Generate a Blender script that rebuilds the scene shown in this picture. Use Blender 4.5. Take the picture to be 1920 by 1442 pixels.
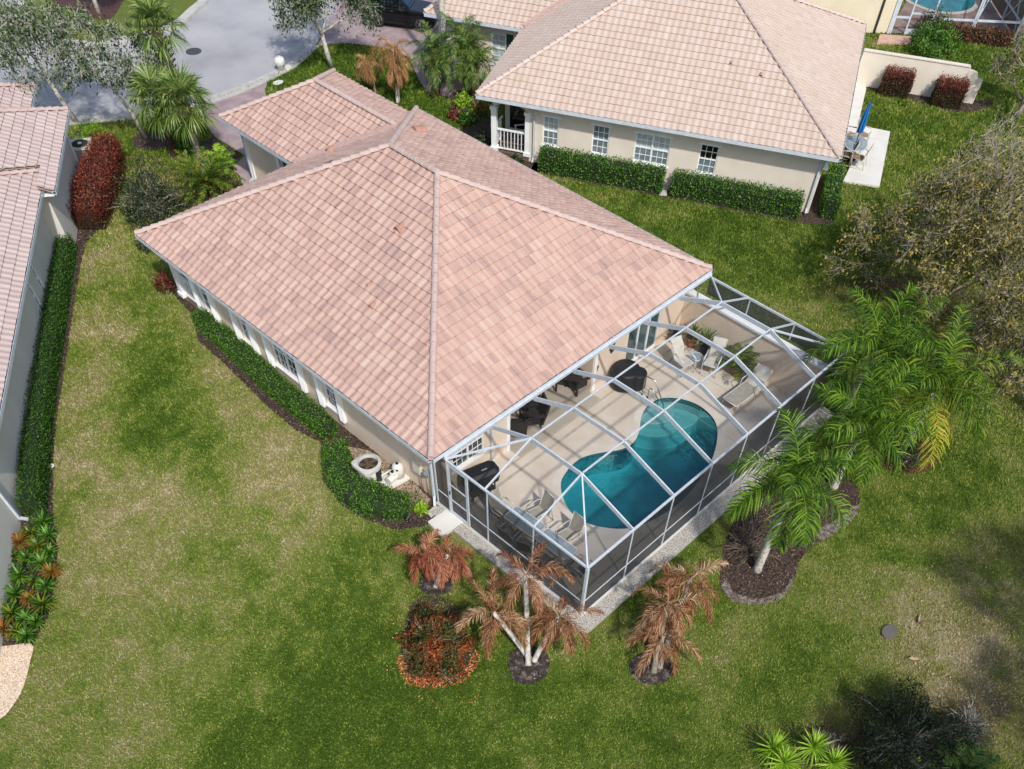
import bpy, bmesh, math, random
import numpy as np
from mathutils import Vector, Matrix
rng = np.random.default_rng(7)
R = math.radians
for o in list(bpy.data.objects): bpy.data.objects.remove(o)
scene = bpy.context.scene

# ------------------------------------------------------------------ camera, sky, sun, exposure
CAMLOC = (-10.7471, -13.9997, 19.6577)
cam_data = bpy.data.cameras.new("Camera")
cam = bpy.data.objects.new("Camera", cam_data)
scene.collection.objects.link(cam)
scene.camera = cam
cam_data.sensor_width = 36.0
cam_data.sensor_fit = 'HORIZONTAL'
cam_data.lens = 1442.07 / 1920 * 36
cam_data.shift_x = (960 - 987.62) / 1920
cam_data.shift_y = (1260.66 - 721) / 1920
cam_data.clip_end = 600
YAW, PITCH, ROLL = 0.7332205, 1.0403028, 0.0446423
fw = Vector((math.cos(YAW) * math.cos(PITCH), math.sin(YAW) * math.cos(PITCH), -math.sin(PITCH)))
rt = Vector((math.sin(YAW), -math.cos(YAW), 0))
up = rt.cross(fw)
r2 = rt * math.cos(ROLL) + up * math.sin(ROLL)
u2 = up * math.cos(ROLL) - rt * math.sin(ROLL)
M = Matrix((r2, u2, -fw)).transposed().to_4x4()
M.translation = Vector(CAMLOC)
cam.matrix_world = M

SUN = Vector((-0.37, -0.89, 1.02)).normalized()
world = bpy.data.worlds.new("World")
scene.world = world
world.use_nodes = True
nt = world.node_tree
bg = nt.nodes['Background']
sky = nt.nodes.new('ShaderNodeTexSky')
sky.sky_type = 'NISHITA'
sky.sun_disc = False
sky.sun_elevation = math.asin(SUN.z)
sky.sun_rotation = math.atan2(SUN.x, SUN.y)
sky.dust_density = 2.0
sky.air_density = 1.0
nt.links.new(sky.outputs[0], bg.inputs[0])
bg.inputs[1].default_value = 0.13
sl = bpy.data.lights.new("Sun", 'SUN')
sl.energy = 2.9
sl.angle = R(2.0)
sl.color = (1.0, 0.955, 0.89)
sun = bpy.data.objects.new("Sun", sl)
scene.collection.objects.link(sun)
sun.rotation_euler = SUN.to_track_quat('Z', 'Y').to_euler()
vs = scene.view_settings
vs.view_transform = 'Standard'
vs.look = 'None'
vs.gamma = 1
vs.exposure = 0.34
scene.cycles.max_bounces = 8
scene.cycles.transparent_max_bounces = 24
scene.cycles.use_denoising = True

# ------------------------------------------------------------------ materials
def hx(s):
    s = s.lstrip('#')
    c = [int(s[i:i + 2], 16) / 255 for i in (0, 2, 4)]
    return tuple((x / 12.92 if x <= 0.04045 else ((x + 0.055) / 1.055) ** 2.4) for x in c) + (1,)

def newmat(name):
    m = bpy.data.materials.new(name)
    m.use_nodes = True
    n = m.node_tree.nodes
    return m, n, m.node_tree.links, n['Principled BSDF']

def ramp(n, cols, poss=None):
    r = n.new('ShaderNodeValToRGB')
    e = r.color_ramp.elements
    k = len(cols)
    poss = poss or [i / (k - 1) for i in range(k)]
    e[0].position, e[0].color = poss[0], cols[0]
    e[1].position, e[1].color = poss[-1], cols[-1]
    for p, c in zip(poss[1:-1], cols[1:-1]):
        x = e.new(p); x.color = c
    return r

def mat(name, c1, c2=None, scale=4, rough=.7, bump=0, bscale=40, metal=0, spec=.5, detail=6, lo=.35, hi=.65, c3=None):
    m, n, l, b = newmat(name)
    b.inputs['Roughness'].default_value = rough
    b.inputs['Metallic'].default_value = metal
    b.inputs['Specular IOR Level'].default_value = spec
    tc = n.new('ShaderNodeTexCoord')
    if c2 is None:
        b.inputs['Base Color'].default_value = hx(c1)
    else:
        t = n.new('ShaderNodeTexNoise')
        t.inputs['Scale'].default_value = scale
        t.inputs['Detail'].default_value = detail
        l.new(tc.outputs['Object'], t.inputs['Vector'])
        cs = [hx(c1), hx(c2)] if c3 is None else [hx(c1), hx(c2), hx(c3)]
        r = ramp(n, cs, [lo, hi] if c3 is None else [lo, (lo + hi) / 2, hi])
        l.new(t.outputs['Fac'], r.inputs['Fac'])
        l.new(r.outputs[0], b.inputs['Base Color'])
    if bump:
        t2 = n.new('ShaderNodeTexNoise')
        t2.inputs['Scale'].default_value = bscale
        t2.inputs['Detail'].default_value = 4
        l.new(tc.outputs['Object'], t2.inputs['Vector'])
        bp = n.new('ShaderNodeBump')
        bp.inputs['Strength'].default_value = bump
        bp.inputs['Distance'].default_value = .02
        l.new(t2.outputs['Fac'], bp.inputs['Height'])
        l.new(bp.outputs[0], b.inputs['Normal'])
    return m

def leafmat(name, cols, transl=.25, rough=.5, attr='rnd', spec=.3, poss=None):
    m, n, l, b = newmat(name)
    a = n.new('ShaderNodeAttribute'); a.attribute_name = attr
    r = ramp(n, [hx(c) for c in cols], poss)
    l.new(a.outputs['Fac'], r.inputs['Fac'])
    l.new(r.outputs[0], b.inputs['Base Color'])
    b.inputs['Roughness'].default_value = rough
    b.inputs['Specular IOR Level'].default_value = spec
    if transl:
        t = n.new('ShaderNodeBsdfTranslucent')
        l.new(r.outputs[0], t.inputs[0])
        mx = n.new('ShaderNodeMixShader'); mx.inputs[0].default_value = transl
        l.new(b.outputs[0], mx.inputs[1]); l.new(t.outputs[0], mx.inputs[2])
        l.new(mx.outputs[0], n['Material Output'].inputs[0])
    return m

def tilemat(name, cols, streak=.35, dirt=.15):
    m, n, l, b = newmat(name)
    b.inputs['Roughness'].default_value = .8
    b.inputs['Specular IOR Level'].default_value = .25
    a = n.new('ShaderNodeAttribute'); a.attribute_name = 'rnd'
    uv = n.new('ShaderNodeUVMap'); uv.uv_map = 'suv'
    mp = n.new('ShaderNodeMapping')
    mp.inputs['Scale'].default_value = (9.0, .9, 1)
    l.new(uv.outputs[0], mp.inputs[0])
    t = n.new('ShaderNodeTexNoise'); t.inputs['Scale'].default_value = 1.0; t.inputs['Detail'].default_value = 3
    l.new(mp.outputs[0], t.inputs['Vector'])
    big = n.new('ShaderNodeTexNoise'); big.inputs['Scale'].default_value = .55; big.inputs['Detail'].default_value = 3
    l.new(uv.outputs[0], big.inputs['Vector'])
    ma = n.new('ShaderNodeMath'); ma.operation = 'MULTIPLY_ADD'      # rnd + streak*(t-.5)
    ms = n.new('ShaderNodeMath'); ms.operation = 'SUBTRACT'; ms.inputs[1].default_value = .5
    l.new(t.outputs['Fac'], ms.inputs[0])
    l.new(ms.outputs[0], ma.inputs[0]); ma.inputs[1].default_value = streak * 2.6
    l.new(a.outputs['Fac'], ma.inputs[2])
    mb_ = n.new('ShaderNodeMath'); mb_.operation = 'MULTIPLY_ADD'
    ms2 = n.new('ShaderNodeMath'); ms2.operation = 'SUBTRACT'; ms2.inputs[1].default_value = .5
    l.new(big.outputs['Fac'], ms2.inputs[0])
    l.new(ms2.outputs[0], mb_.inputs[0]); mb_.inputs[1].default_value = dirt * 4
    l.new(ma.outputs[0], mb_.inputs[2]); mb_.use_clamp = True
    r = ramp(n, [hx(c) for c in cols])
    l.new(mb_.outputs[0], r.inputs['Fac'])
    l.new(r.outputs[0], b.inputs['Base Color'])
    return m

def screenmat(name, alpha, col='#101214'):
    m, n, l, b = newmat(name)
    tr = n.new('ShaderNodeBsdfTransparent')
    b.inputs['Base Color'].default_value = hx(col)
    b.inputs['Roughness'].default_value = .55
    lw = n.new('ShaderNodeLayerWeight'); lw.inputs['Blend'].default_value = .5
    pw = n.new('ShaderNodeMath'); pw.operation = 'MULTIPLY_ADD'; pw.use_clamp = True
    l.new(lw.outputs['Facing'], pw.inputs[0]); pw.inputs[1].default_value = alpha * .8; pw.inputs[2].default_value = alpha * .75
    mx = n.new('ShaderNodeMixShader')
    l.new(pw.outputs[0], mx.inputs[0]); l.new(tr.outputs[0], mx.inputs[1]); l.new(b.outputs[0], mx.inputs[2])
    l.new(mx.outputs[0], n['Material Output'].inputs[0])
    return m

# ------------------------------------------------------------------ mesh builder
class MB:
    def __init__(s):
        s.v = []; s.f = []; s.r = []; s.n = 0
    def add(s, V, F, r=None):
        V = np.asarray(V, float).reshape(-1, 3)
        s.v.append(V)
        k = len(F)
        for face in F: s.f.append(tuple(int(i) + s.n for i in face))
        if r is None: r = .5
        s.r.extend([r] * k if np.isscalar(r) else list(r))
        s.n += len(V)
    def quad(s, a, b, c, d, r=None): s.add([a, b, c, d], [(0, 1, 2, 3)], r)
    def box(s, lo, hi, r=None):
        x0, y0, z0 = lo; x1, y1, z1 = hi
        V = [(x0, y0, z0), (x1, y0, z0), (x1, y1, z0), (x0, y1, z0), (x0, y0, z1), (x1, y0, z1), (x1, y1, z1), (x0, y1, z1)]
        s.add(V, [(3, 2, 1, 0), (4, 5, 6, 7), (0, 1, 5, 4), (1, 2, 6, 5), (2, 3, 7, 6), (3, 0, 4, 7)], r)
    def rbox(s, c, size, ang=0, r=None):
        a, b, h = [x / 2 for x in size]
        ca, sa = math.cos(ang), math.sin(ang)
        V = []
        for z in (-h, h):
            for x, y in ((-a, -b), (a, -b), (a, b), (-a, b)):
                V.append((c[0] + x * ca - y * sa, c[1] + x * sa + y * ca, c[2] + z))
        s.add(V, [(3, 2, 1, 0), (4, 5, 6, 7), (0, 1, 5, 4), (1, 2, 6, 5), (2, 3, 7, 6), (3, 0, 4, 7)], r)
    def bar(s, p0, p1, w, h, r=None):                                 # rectangular bar between two points, h along up
        p0, p1 = Vector(p0), Vector(p1)
        d = (p1 - p0).normalized()
        upv = Vector((0, 0, 1)) if abs(d.z) < .95 else Vector((0, 1, 0))
        sd = d.cross(upv).normalized(); u = sd.cross(d).normalized()
        V = []
        for p in (p0, p1):
            for a, b in ((-1, -1), (1, -1), (1, 1), (-1, 1)):
                V.append(p + sd * a * w / 2 + u * b * h / 2)
        s.add(V, [(3, 2, 1, 0), (4, 5, 6, 7), (0, 1, 5, 4), (1, 2, 6, 5), (2, 3, 7, 6), (3, 0, 4, 7)], r)
    def tube(s, pts, rad, n=8, cap=True, r=None):
        pts = [Vector(p) for p in pts]
        k = len(pts)
        if np.isscalar(rad): rad = [rad] * k
        V = []; pu = None
        for i, p in enumerate(pts):
            d = (pts[min(i + 1, k - 1)] - pts[max(i - 1, 0)])
            d = d.normalized() if d.length > 1e-9 else Vector((0, 0, 1))
            if pu is None:
                a = Vector((1, 0, 0)) if abs(d.x) < .9 else Vector((0, 1, 0))
            else: a = pu
            u = (a - d * a.dot(d)).normalized(); pu = u
            w = d.cross(u)
            for j in range(n):
                t = 2 * math.pi * j / n
                V.append(p + (u * math.cos(t) + w * math.sin(t)) * rad[i])
        F = []
        for i in range(k - 1):
            for j in range(n):
                F.append((i * n + j, i * n + (j + 1) % n, (i + 1) * n + (j + 1) % n, (i + 1) * n + j))
        if cap:
            F.append(tuple(range(n - 1, -1, -1))); F.append(tuple((k - 1) * n + j for j in range(n)))
        s.add(V, F, r)
    def lathe(s, c, prof, n=20, r=None, sx=1, sy=1):                  # prof: (radius, z)
        V = []; F = []
        for rr, z in prof:
            for j in range(n):
                t = 2 * math.pi * j / n
                V.append((c[0] + rr * math.cos(t) * sx, c[1] + rr * math.sin(t) * sy, c[2] + z))
        k = len(prof)
        for i in range(k - 1):
            for j in range(n):
                F.append((i * n + j, i * n + (j + 1) % n, (i + 1) * n + (j + 1) % n, (i + 1) * n + j))
        F.append(tuple(range(n - 1, -1, -1))); F.append(tuple((k - 1) * n + j for j in range(n)))
        s.add(V, F, r)
    def prism(s, poly, z0, z1, r=None):
        k = len(poly)
        V = [(p[0], p[1], z0) for p in poly] + [(p[0], p[1], z1) for p in poly]
        F = [tuple(range(k - 1, -1, -1)), tuple(range(k, 2 * k))]
        F += [(i, (i + 1) % k, k + (i + 1) % k, k + i) for i in range(k)]
        s.add(V, F, r)
    def leaves(s, C, A, N, L, W, r):
        # diamond leaves: centres C (k,3), axis A, normal N, length L, width W, rnd r
        A = A / (np.linalg.norm(A, axis=1, keepdims=True) + 1e-9)
        B = np.cross(A, N); B /= (np.linalg.norm(B, axis=1, keepdims=True) + 1e-9)
        L = np.broadcast_to(np.asarray(L, float), (len(C),))[:, None]; W = np.broadcast_to(np.asarray(W, float), (len(C),))[:, None]
        V = np.stack([C - A * L / 2, C + B * W / 2 - A * L * .05, C + A * L / 2, C - B * W / 2 - A * L * .05], 1).reshape(-1, 3)
        k = len(C)
        F = np.arange(4 * k).reshape(k, 4)
        s.add(V, F.tolist(), r)
    def verts(s): return np.concatenate(s.v) if s.v else np.zeros((0, 3))
    def xform(s, fn):
        s.v = [fn(s.verts())]
        return s
    def build(s, name, m, parent=None, smooth=False, root=None, kind=None, flip=False):
        V = s.verts()
        if root is not None: V = V - np.array(root.location)
        F = [f[::-1] for f in s.f] if flip else s.f
        me = bpy.data.meshes.new(name)
        me.from_pydata(V.tolist(), [], F)
        a = me.attributes.new('rnd', 'FLOAT', 'FACE')
        a.data.foreach_set('value', np.asarray(s.r, np.float32))
        if smooth: me.polygons.foreach_set('use_smooth', np.ones(len(me.polygons), bool))
        me.materials.append(m)
        o = bpy.data.objects.new(name, me)
        scene.collection.objects.link(o)
        if parent is not None: o.parent = parent
        if kind: o['kind'] = kind
        return o

def tag(o, label=None, cat=None, group=None, kind=None):
    if label: o['label'] = label
    if cat: o['category'] = cat
    if group: o['group'] = group
    if kind: o['kind'] = kind
    return o

def thing(name, label, cat, loc=(0, 0, 0), rotz=0, group=None):
    o = bpy.data.objects.new(name, None)
    o.empty_display_size = .3
    scene.collection.objects.link(o)
    o.location = loc
    o.rotation_euler = (0, 0, rotz)
    return tag(o, label, cat, group)

def copy_tree(o, parent=None):
    c = o.copy(); scene.collection.objects.link(c)
    if parent is not None: c.parent = parent
    for ch in [x for x in bpy.data.objects if x.parent == o]: copy_tree(ch, c)
    return c

def inpoly(P, poly):
    x, y = P[:, 0], P[:, 1]
    inside = np.zeros(len(P), bool)
    k = len(poly)
    for i in range(k):
        x0, y0 = poly[i]; x1, y1 = poly[(i + 1) % k]
        if y0 == y1: continue
        c = ((y0 > y) != (y1 > y)) & (x < (x1 - x0) * (y - y0) / (y1 - y0) + x0)
        inside ^= c
    return inside

def smooth_poly(poly, n=4, closed=True):
    k = len(poly); out = []
    for i in range(k if closed else k - 1):
        p0, p1, p2, p3 = [np.array(poly[j % k] if closed else poly[min(max(j, 0), k - 1)], float) for j in (i - 1, i, i + 1, i + 2)]
        for t in np.arange(n) / n:
            out.append(tuple(.5 * (2 * p1 + (p2 - p0) * t + (2 * p0 - 5 * p1 + 4 * p2 - p3) * t * t + (3 * p1 - p0 - 3 * p2 + p3) * t ** 3)))
    if not closed: out.append(tuple(poly[-1]))
    return out

def vnoise(P, scale, seed=0):                                         # smooth value noise 0..1 on the plane
    g = np.random.default_rng(seed).random((64, 64))
    X = P[:, :2] * scale
    i = np.floor(X).astype(int); f = X - i; f = f * f * (3 - 2 * f)
    a = g[i[:, 0] % 64, i[:, 1] % 64]; b = g[(i[:, 0] + 1) % 64, i[:, 1] % 64]
    c = g[i[:, 0] % 64, (i[:, 1] + 1) % 64]; d = g[(i[:, 0] + 1) % 64, (i[:, 1] + 1) % 64]
    return (a * (1 - f[:, 0]) + b * f[:, 0]) * (1 - f[:, 1]) + (c * (1 - f[:, 0]) + d * f[:, 0]) * f[:, 1]
def fnoise(P, scale, seed=0):
    return (vnoise(P, scale, seed) * .5 + vnoise(P, scale * 2.1, seed + 1) * .3 + vnoise(P, scale * 4.3, seed + 2) * .2)
# ------------------------------------------------------------------ shared materials
M_WHITE = mat('white_paint', '#eceeee', '#e2e5e6', 3, .45)
M_ALU = mat('white_aluminium', '#c9d0d7', '#b9c2ca', 6, .35, spec=.5)
M_STUC = mat('stucco_tan', '#dfcdb9', '#d5c2ad', 1.2, .9, .25, 60)
M_STUC2 = mat('stucco_cream', '#dcd3c6', '#d4cabb', 1.0, .9, .25, 60)
M_STUC3 = mat('stucco_grey', '#cfcdc5', '#c6c3ba', .8, .9, .2, 60)
M_STUC4 = mat('stucco_ivory', '#e0d6bd', '#d6cbb0', .8, .9, .2, 60)
M_GUT = mat('gutter_dirt', '#3c3a36', '#5a5348', 14, .9)
M_GLASS = mat('window_glass', '#1d2a30', '#2c3a40', 1.2, .06, spec=.8)
M_GLASS2 = mat('window_glass_blind', '#7f8d94', '#59676e', 3.5, .12, spec=.7)
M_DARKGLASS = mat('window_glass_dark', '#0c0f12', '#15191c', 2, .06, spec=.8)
M_TEAL = mat('door_glass_teal', '#2e4a50', '#3b585d', 1, .08, spec=.8)
M_CURTAIN = mat('window_blind_pale', '#b9c3c4', '#9caab0', 5, .3)
M_PORCHFLOOR = mat('porch_floor_brown', '#6d5a4c', '#5d4c40', 3, .8)
M_VENT = mat('terracotta_vent', '#ad8474', '#9f7667', 6, .75)
M_DARK = mat('interior_dark', '#24221f', '#2d2a26', 2, .9)
M_VALLEY = mat('valley_metal', '#c9a79b', '#b99a8f', 5, .7)
M_GREENSH = mat('green_shutter', '#1f3d34', '#26463c', 4, .6)
T_MAIN = tilemat('roof_tile_pink', ['#957d79', '#a48981', '#b09388', '#b99a8d', '#c0a294', '#c0a89c', '#c8ad9e'], .42, .11)
T_NBR = tilemat('roof_tile_beige', ['#b3a093', '#baa799', '#beab9d', '#c1afa3', '#c5b5aa', '#c9bcb3'], .16, .09)
T_LEFT = tilemat('roof_tile_rose', ['#ab9995', '#b3a09b', '#baa7a1', '#bfaea8', '#c4b4ae'], .22, .08)
T_CAP = mat('ridge_cap_tile', '#b29d96', '#bfaaa2', 2.5, .85, .2, 30)
T_CAPN = mat('ridge_cap_tile_beige', '#bca99f', '#c5b3aa', 2.5, .85, .2, 30)

# ------------------------------------------------------------------ tiled roofs
HE, SL, HW, HL = 2.70, 0.454, 14.0, 16.4
PROF = [(0, .002), (.09, .013), (.2, .021), (.31, .024), (.42, .021), (.53, .013), (.62, .002), (.8, -.003), (1, .002)]

def tile_slope(poly, out, exp=.352, tw=.30, seed=0, voff=0):
    """tiles one roof slope; poly[0]->poly[1] is the eave, seen with the slope's outside on the left-hand normal"""
    P = [Vector(p) for p in poly]
    nrm = (P[1] - P[0]).cross(P[2] - P[1]).normalized()
    if nrm.z < 0:
        P = [P[1], P[0]] + P[:1:-1]
        nrm = (P[1] - P[0]).cross(P[2] - P[1]).normalized()
    e = (P[1] - P[0]).normalized(); s = nrm.cross(e)
    o = P[0]
    us = [(p - o).dot(e) for p in P]; vs_ = [(p - o).dot(s) for p in P]
    u0, u1, v1 = min(us) - tw, max(us) + tw, max(vs_)
    nc, nr = int((u1 - u0) / tw) + 1, int(v1 / exp) + 2
    g = np.random.default_rng(seed)
    k = len(PROF)
    t = np.array([p[0] for p in PROF]); h = np.array([p[1] for p in PROF])
    V = []; F = []; Rn = []
    base = 0
    for j in range(nr):
        va, vb = j * exp - .06 - voff, (j + 1) * exp - voff
        runs = g.random(nc)
        for i in range(nc):
            ua = u0 + i * tw
            jit = g.normal(0, .004)
            lift = .046 + abs(g.normal(0, .005))
            uu = ua + t * tw
            lo = np.stack([uu, np.full(k, va + jit), h + lift], 1)
            li = np.stack([uu, np.full(k, va + jit + .004), h - .028], 1)
            hi = np.stack([uu, np.full(k, vb), h + .002], 1)
            V.append(np.concatenate([li, lo, hi]))
            for q in range(k - 1):
                F.append((base + q, base + q + 1, base + k + q + 1, base + k + q))
                F.append((base + k + q, base + k + q + 1, base + 2 * k + q + 1, base + 2 * k + q))
            Rn.extend([.22 + .56 * (g.random() * .6 + runs[i] * .4)] * (2 * (k - 1)))
            base += 3 * k
    V = np.concatenate(V)
    E, S, N, O = np.array(e), np.array(s), np.array(nrm), np.array(o)
    W = O + V[:, :1] * E + V[:, 1:2] * S + V[:, 2:3] * N
    me = bpy.data.meshes.new('tmp'); me.from_pydata(W.tolist(), [], F)
    a = me.attributes.new('rnd', 'FLOAT', 'FACE'); a.data.foreach_set('value', np.asarray(Rn, np.float32))
    bm = bmesh.new(); bm.from_mesh(me); bpy.data.meshes.remove(me)
    m = len(P)
    for i in range(1, m):
        p, q = P[i], P[(i + 1) % m]
        d = q - p
        no = Vector((d.y, -d.x, 0)).normalized()
        bmesh.ops.bisect_plane(bm, geom=bm.verts[:] + bm.edges[:] + bm.faces[:], plane_co=p, plane_no=no, clear_outer=True, dist=1e-5)
    bm.verts.index_update()
    lay = bm.faces.layers.float['rnd']
    VV = np.array([v.co[:] for v in bm.verts])
    FF = [[v.index for v in f.verts] for f in bm.faces]
    RR = [f[lay] for f in bm.faces]
    bm.free()
    D = VV - O
    UV = np.stack([D @ E + seed * 3.7, D @ S + seed * 1.3], 1)
    out['uv'].append(UV); out['mb'].add(VV, FF, RR)
    und = [tuple(p - nrm * .035) for p in P]                        # the roof deck under the tiles
    out['uv'].append(np.zeros((m, 2))); out['mb'].add(und, [tuple(range(m))], [.1])

def roof_mesh(out, name, m, parent, mx):
    mb = out['mb']; V = mb.verts(); UV = np.concatenate(out['uv'])
    if mx: V = V * np.array([-1, 1, 1])
    F = [f[::-1] for f in mb.f] if mx else mb.f
    me = bpy.data.meshes.new(name); me.from_pydata(V.tolist(), [], F)
    a = me.attributes.new('rnd', 'FLOAT', 'FACE'); a.data.foreach_set('value', np.asarray(mb.r, np.float32))
    uvl = me.uv_layers.new(name='suv')
    li = np.empty(len(me.loops), np.int32); me.loops.foreach_get('vertex_index', li)
    uvl.data.foreach_set('uv', UV[li].astype(np.float32).ravel())
    me.materials.append(m)
    o = bpy.data.objects.new(name, me); scene.collection.objects.link(o); o.parent = parent
    return o

def cap_line(p0, p1, rad=.105, step=.36):
    mb = MB()
    p0, p1 = Vector(p0), Vector(p1)
    d = p1 - p0; L = d.length; d.normalize()
    sd = d.cross(Vector((0, 0, 1))).normalized(); u = sd.cross(d).normalized()
    n = max(1, round(L / step)); st = L / n
    for i in range(n):
        a, b = i * st - .02, (i + 1) * st + .03
        V = []; K = 8
        for t, r, z in ((a, rad * 1.08, .035), (b, rad * .92, .0)):
            for k in range(K + 1):
                th = math.pi * k / K
                V.append(p0 + d * t + sd * math.cos(th) * r + u * (math.sin(th) * r * .85 + z - .015))
        for k in range(K + 1):
            th = math.pi * k / K; r = rad * 1.08
            V.append(p0 + d * a + sd * math.cos(th) * r + u * (math.sin(th) * r * .85 + .02))
        for k in range(K + 1):
            th = math.pi * k / K; r = rad * .9
            V.append(p0 + d * a + sd * math.cos(th) * r + u * (math.sin(th) * r * .85 - .01))
        F = [(k, k + 1, K + 1 + k + 1, K + 1 + k) for k in range(K)]
        F += [(3 * (K + 1) + k, 3 * (K + 1) + k + 1, 2 * (K + 1) + k + 1, 2 * (K + 1) + k) for k in range(K)]
        mb.add(V, F, random.random())
    return mb

class Wall:
    """a vertical wall from p0 to p1 seen from outside with p0 on the left; openings are (s0, s1, z0, z1)"""
    def __init__(w, p0, p1, z0, z1, openings=()):
        w.p0 = Vector((p0[0], p0[1], 0)); p1 = Vector((p1[0], p1[1], 0))
        w.L = (p1 - w.p0).length; w.d = (p1 - w.p0).normalized(); w.n = Vector((w.d.y, -w.d.x, 0))
        w.z0, w.z1, w.op = z0, z1, list(openings)
    def pt(w, s, z, t=0): return w.p0 + w.d * s + w.n * t + Vector((0, 0, z))
    def mesh(w, mb, depth=.12):
        ss = sorted({0, w.L} | {o[0] for o in w.op} | {o[1] for o in w.op})
        zz = sorted({w.z0, w.z1} | {o[2] for o in w.op} | {o[3] for o in w.op})
        for a, b in zip(ss, ss[1:]):
            for c, d in zip(zz, zz[1:]):
                m = ((a + b) / 2, (c + d) / 2)
                if any(o[0] < m[0] < o[1] and o[2] < m[1] < o[3] for o in w.op): continue
                mb.quad(w.pt(a, c), w.pt(b, c), w.pt(b, d), w.pt(a, d))
        for a, b, c, d in w.op:
            mb.quad(w.pt(a, c), w.pt(b, c), w.pt(b, c, -depth), w.pt(a, c, -depth))
            mb.quad(w.pt(a, d, -depth), w.pt(b, d, -depth), w.pt(b, d), w.pt(a, d))
            mb.quad(w.pt(a, c), w.pt(a, c, -depth), w.pt(a, d, -depth), w.pt(a, d))
            mb.quad(w.pt(b, c, -depth), w.pt(b, c), w.pt(b, d), w.pt(b, d, -depth))
    def slab(w, mb, s0, s1, z0, z1, t0, t1):
        P = [w.pt(s, z, t) for z in (z0, z1) for s, t in ((s0, t1), (s1, t1), (s1, t0), (s0, t0))]
        mb.add(P, [(3, 2, 1, 0), (4, 5, 6, 7), (0, 1, 5, 4), (1, 2, 6, 5), (2, 3, 7, 6), (3, 0, 4, 7)])

def mirror(mb, mx):
    if mx: mb.xform(lambda V: V * np.array([-1, 1, 1]))
    return mb

def add_window(w, op, root, mx=False, cols=3, units=1, pane=None, lower=None, track=False, name='window', label=None):
    a, b, c, d = op
    fr = MB(); mid = (c + d) / 2
    for s0, s1, z0, z1 in ((a, b, c, c + .05), (a, b, d - .05, d), (a, a + .05, c + .05, d - .05), (b - .05, b, c + .05, d - .05)):
        w.slab(fr, s0, s1, z0, z1, -.10, -.03)
    uw = (b - a) / units
    for q in range(units):
        x0, x1 = a + q * uw, a + (q + 1) * uw
        if q: w.slab(fr, x0 - .04, x0 + .04, c + .05, d - .05, -.095, -.028)
        w.slab(fr, x0 + .05, x1 - .05, mid - .025, mid + .025, -.10, -.04)
        for i in range(1, cols):
            s = x0 + (x1 - x0) * i / cols
            w.slab(fr, s - .011, s + .011, mid + .025, d - .05, -.09, -.062)
            w.slab(fr, s - .011, s + .011, c + .05, mid - .025, -.09, -.062)
        for z in ((mid + d) / 2, (mid + c) / 2):
            w.slab(fr, x0 + .05, x1 - .05, z - .011, z + .011, -.088, -.06)
    f = mirror(fr, mx).build(name, M_WHITE, root, flip=mx)
    if label: f['label'] = label
    pn = MB(); w.slab(pn, a + .01, b - .01, mid, d - .01, -.115, -.08)
    mirror(pn, mx).build('pane', pane or M_GLASS, f, flip=mx)
    pn = MB(); w.slab(pn, a + .01, b - .01, c + .01, mid - .002, -.114, -.079)
    mirror(pn, mx).build('pane', lower or pane or M_GLASS, f, flip=mx)
    sl_ = MB(); w.slab(sl_, a - .08, b + .08, c - .09, c - .001, .001, .05)
    mirror(sl_, mx).build('sill', M_WHITE, f, flip=mx)
    if track:
        tk = MB(); w.slab(tk, a - .1, b + .1, d + .002, d + .06, .001, .06)
        mirror(tk, mx).build('shutter_track', M_WHITE, f, flip=mx)
    return f

def add_accordion(w, s, z0, z1, root, mx=False, wd=.27, dep=.14):
    mb = MB(); n = 7
    pts = [(0, .01)] + [(wd * i / n, dep if i % 2 else dep * .72) for i in range(n + 1)] + [(wd, .01)]
    k = len(pts)
    V = [w.pt(s + p, z, t) for z in (z0, z1) for p, t in pts]
    F = [tuple(range(k - 1, -1, -1)), tuple(range(k, 2 * k))] + [(i, (i + 1) % k, k + (i + 1) % k, k + i) for i in range(k)]
    mb.add(V, F)
    return mirror(mb, mx).build('shutter', M_WHITE, root, flip=mx)

def gutter(p0, p1, out):
    """open channel along an eave; out = outward direction"""
    p0, p1, out = Vector((*p0, 0)), Vector((*p1, 0)), Vector((*out, 0))
    d = (p1 - p0).normalized()
    mb = MB()
    def sl(t0, t1, z0, z1):
        P = []
        for z in (z0, z1):
            for p, t in ((p0 - d * 0, t0), (p1, t0), (p1, t1), (p0, t1)): P.append(p + out * t + Vector((0, 0, z)))
        mb.add(P, [(3, 2, 1, 0), (4, 5, 6, 7), (0, 1, 5, 4), (1, 2, 6, 5), (2, 3, 7, 6), (3, 0, 4, 7)])
    sl(.005, .12, 2.55, 2.57); sl(.105, .12, 2.571, 2.69); sl(-.02, .004, 2.50, 2.68)
    n = max(1, int((p1 - p0).length / .9))
    for i in range(n + 1):                                            # straps
        q = p0 + d * ((p1 - p0).length * i / n)
        a, b = q - d * .012, q + d * .012
        P = [x + out * t + Vector((0, 0, z)) for z in (2.676, 2.686) for x, t in ((a, .006), (b, .006), (b, .104), (a, .104))]
        mb.add(P, [(3, 2, 1, 0), (4, 5, 6, 7), (0, 1, 5, 4), (1, 2, 6, 5), (2, 3, 7, 6), (3, 0, 4, 7)])
    ins = MB()
    P = [x + out * t + Vector((0, 0, 2.60)) for x, t in ((p0, .006), (p1, .006), (p1, .104), (p0, .104))]
    ins.add(P, [(0, 1, 2, 3)])
    return mb, ins

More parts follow.
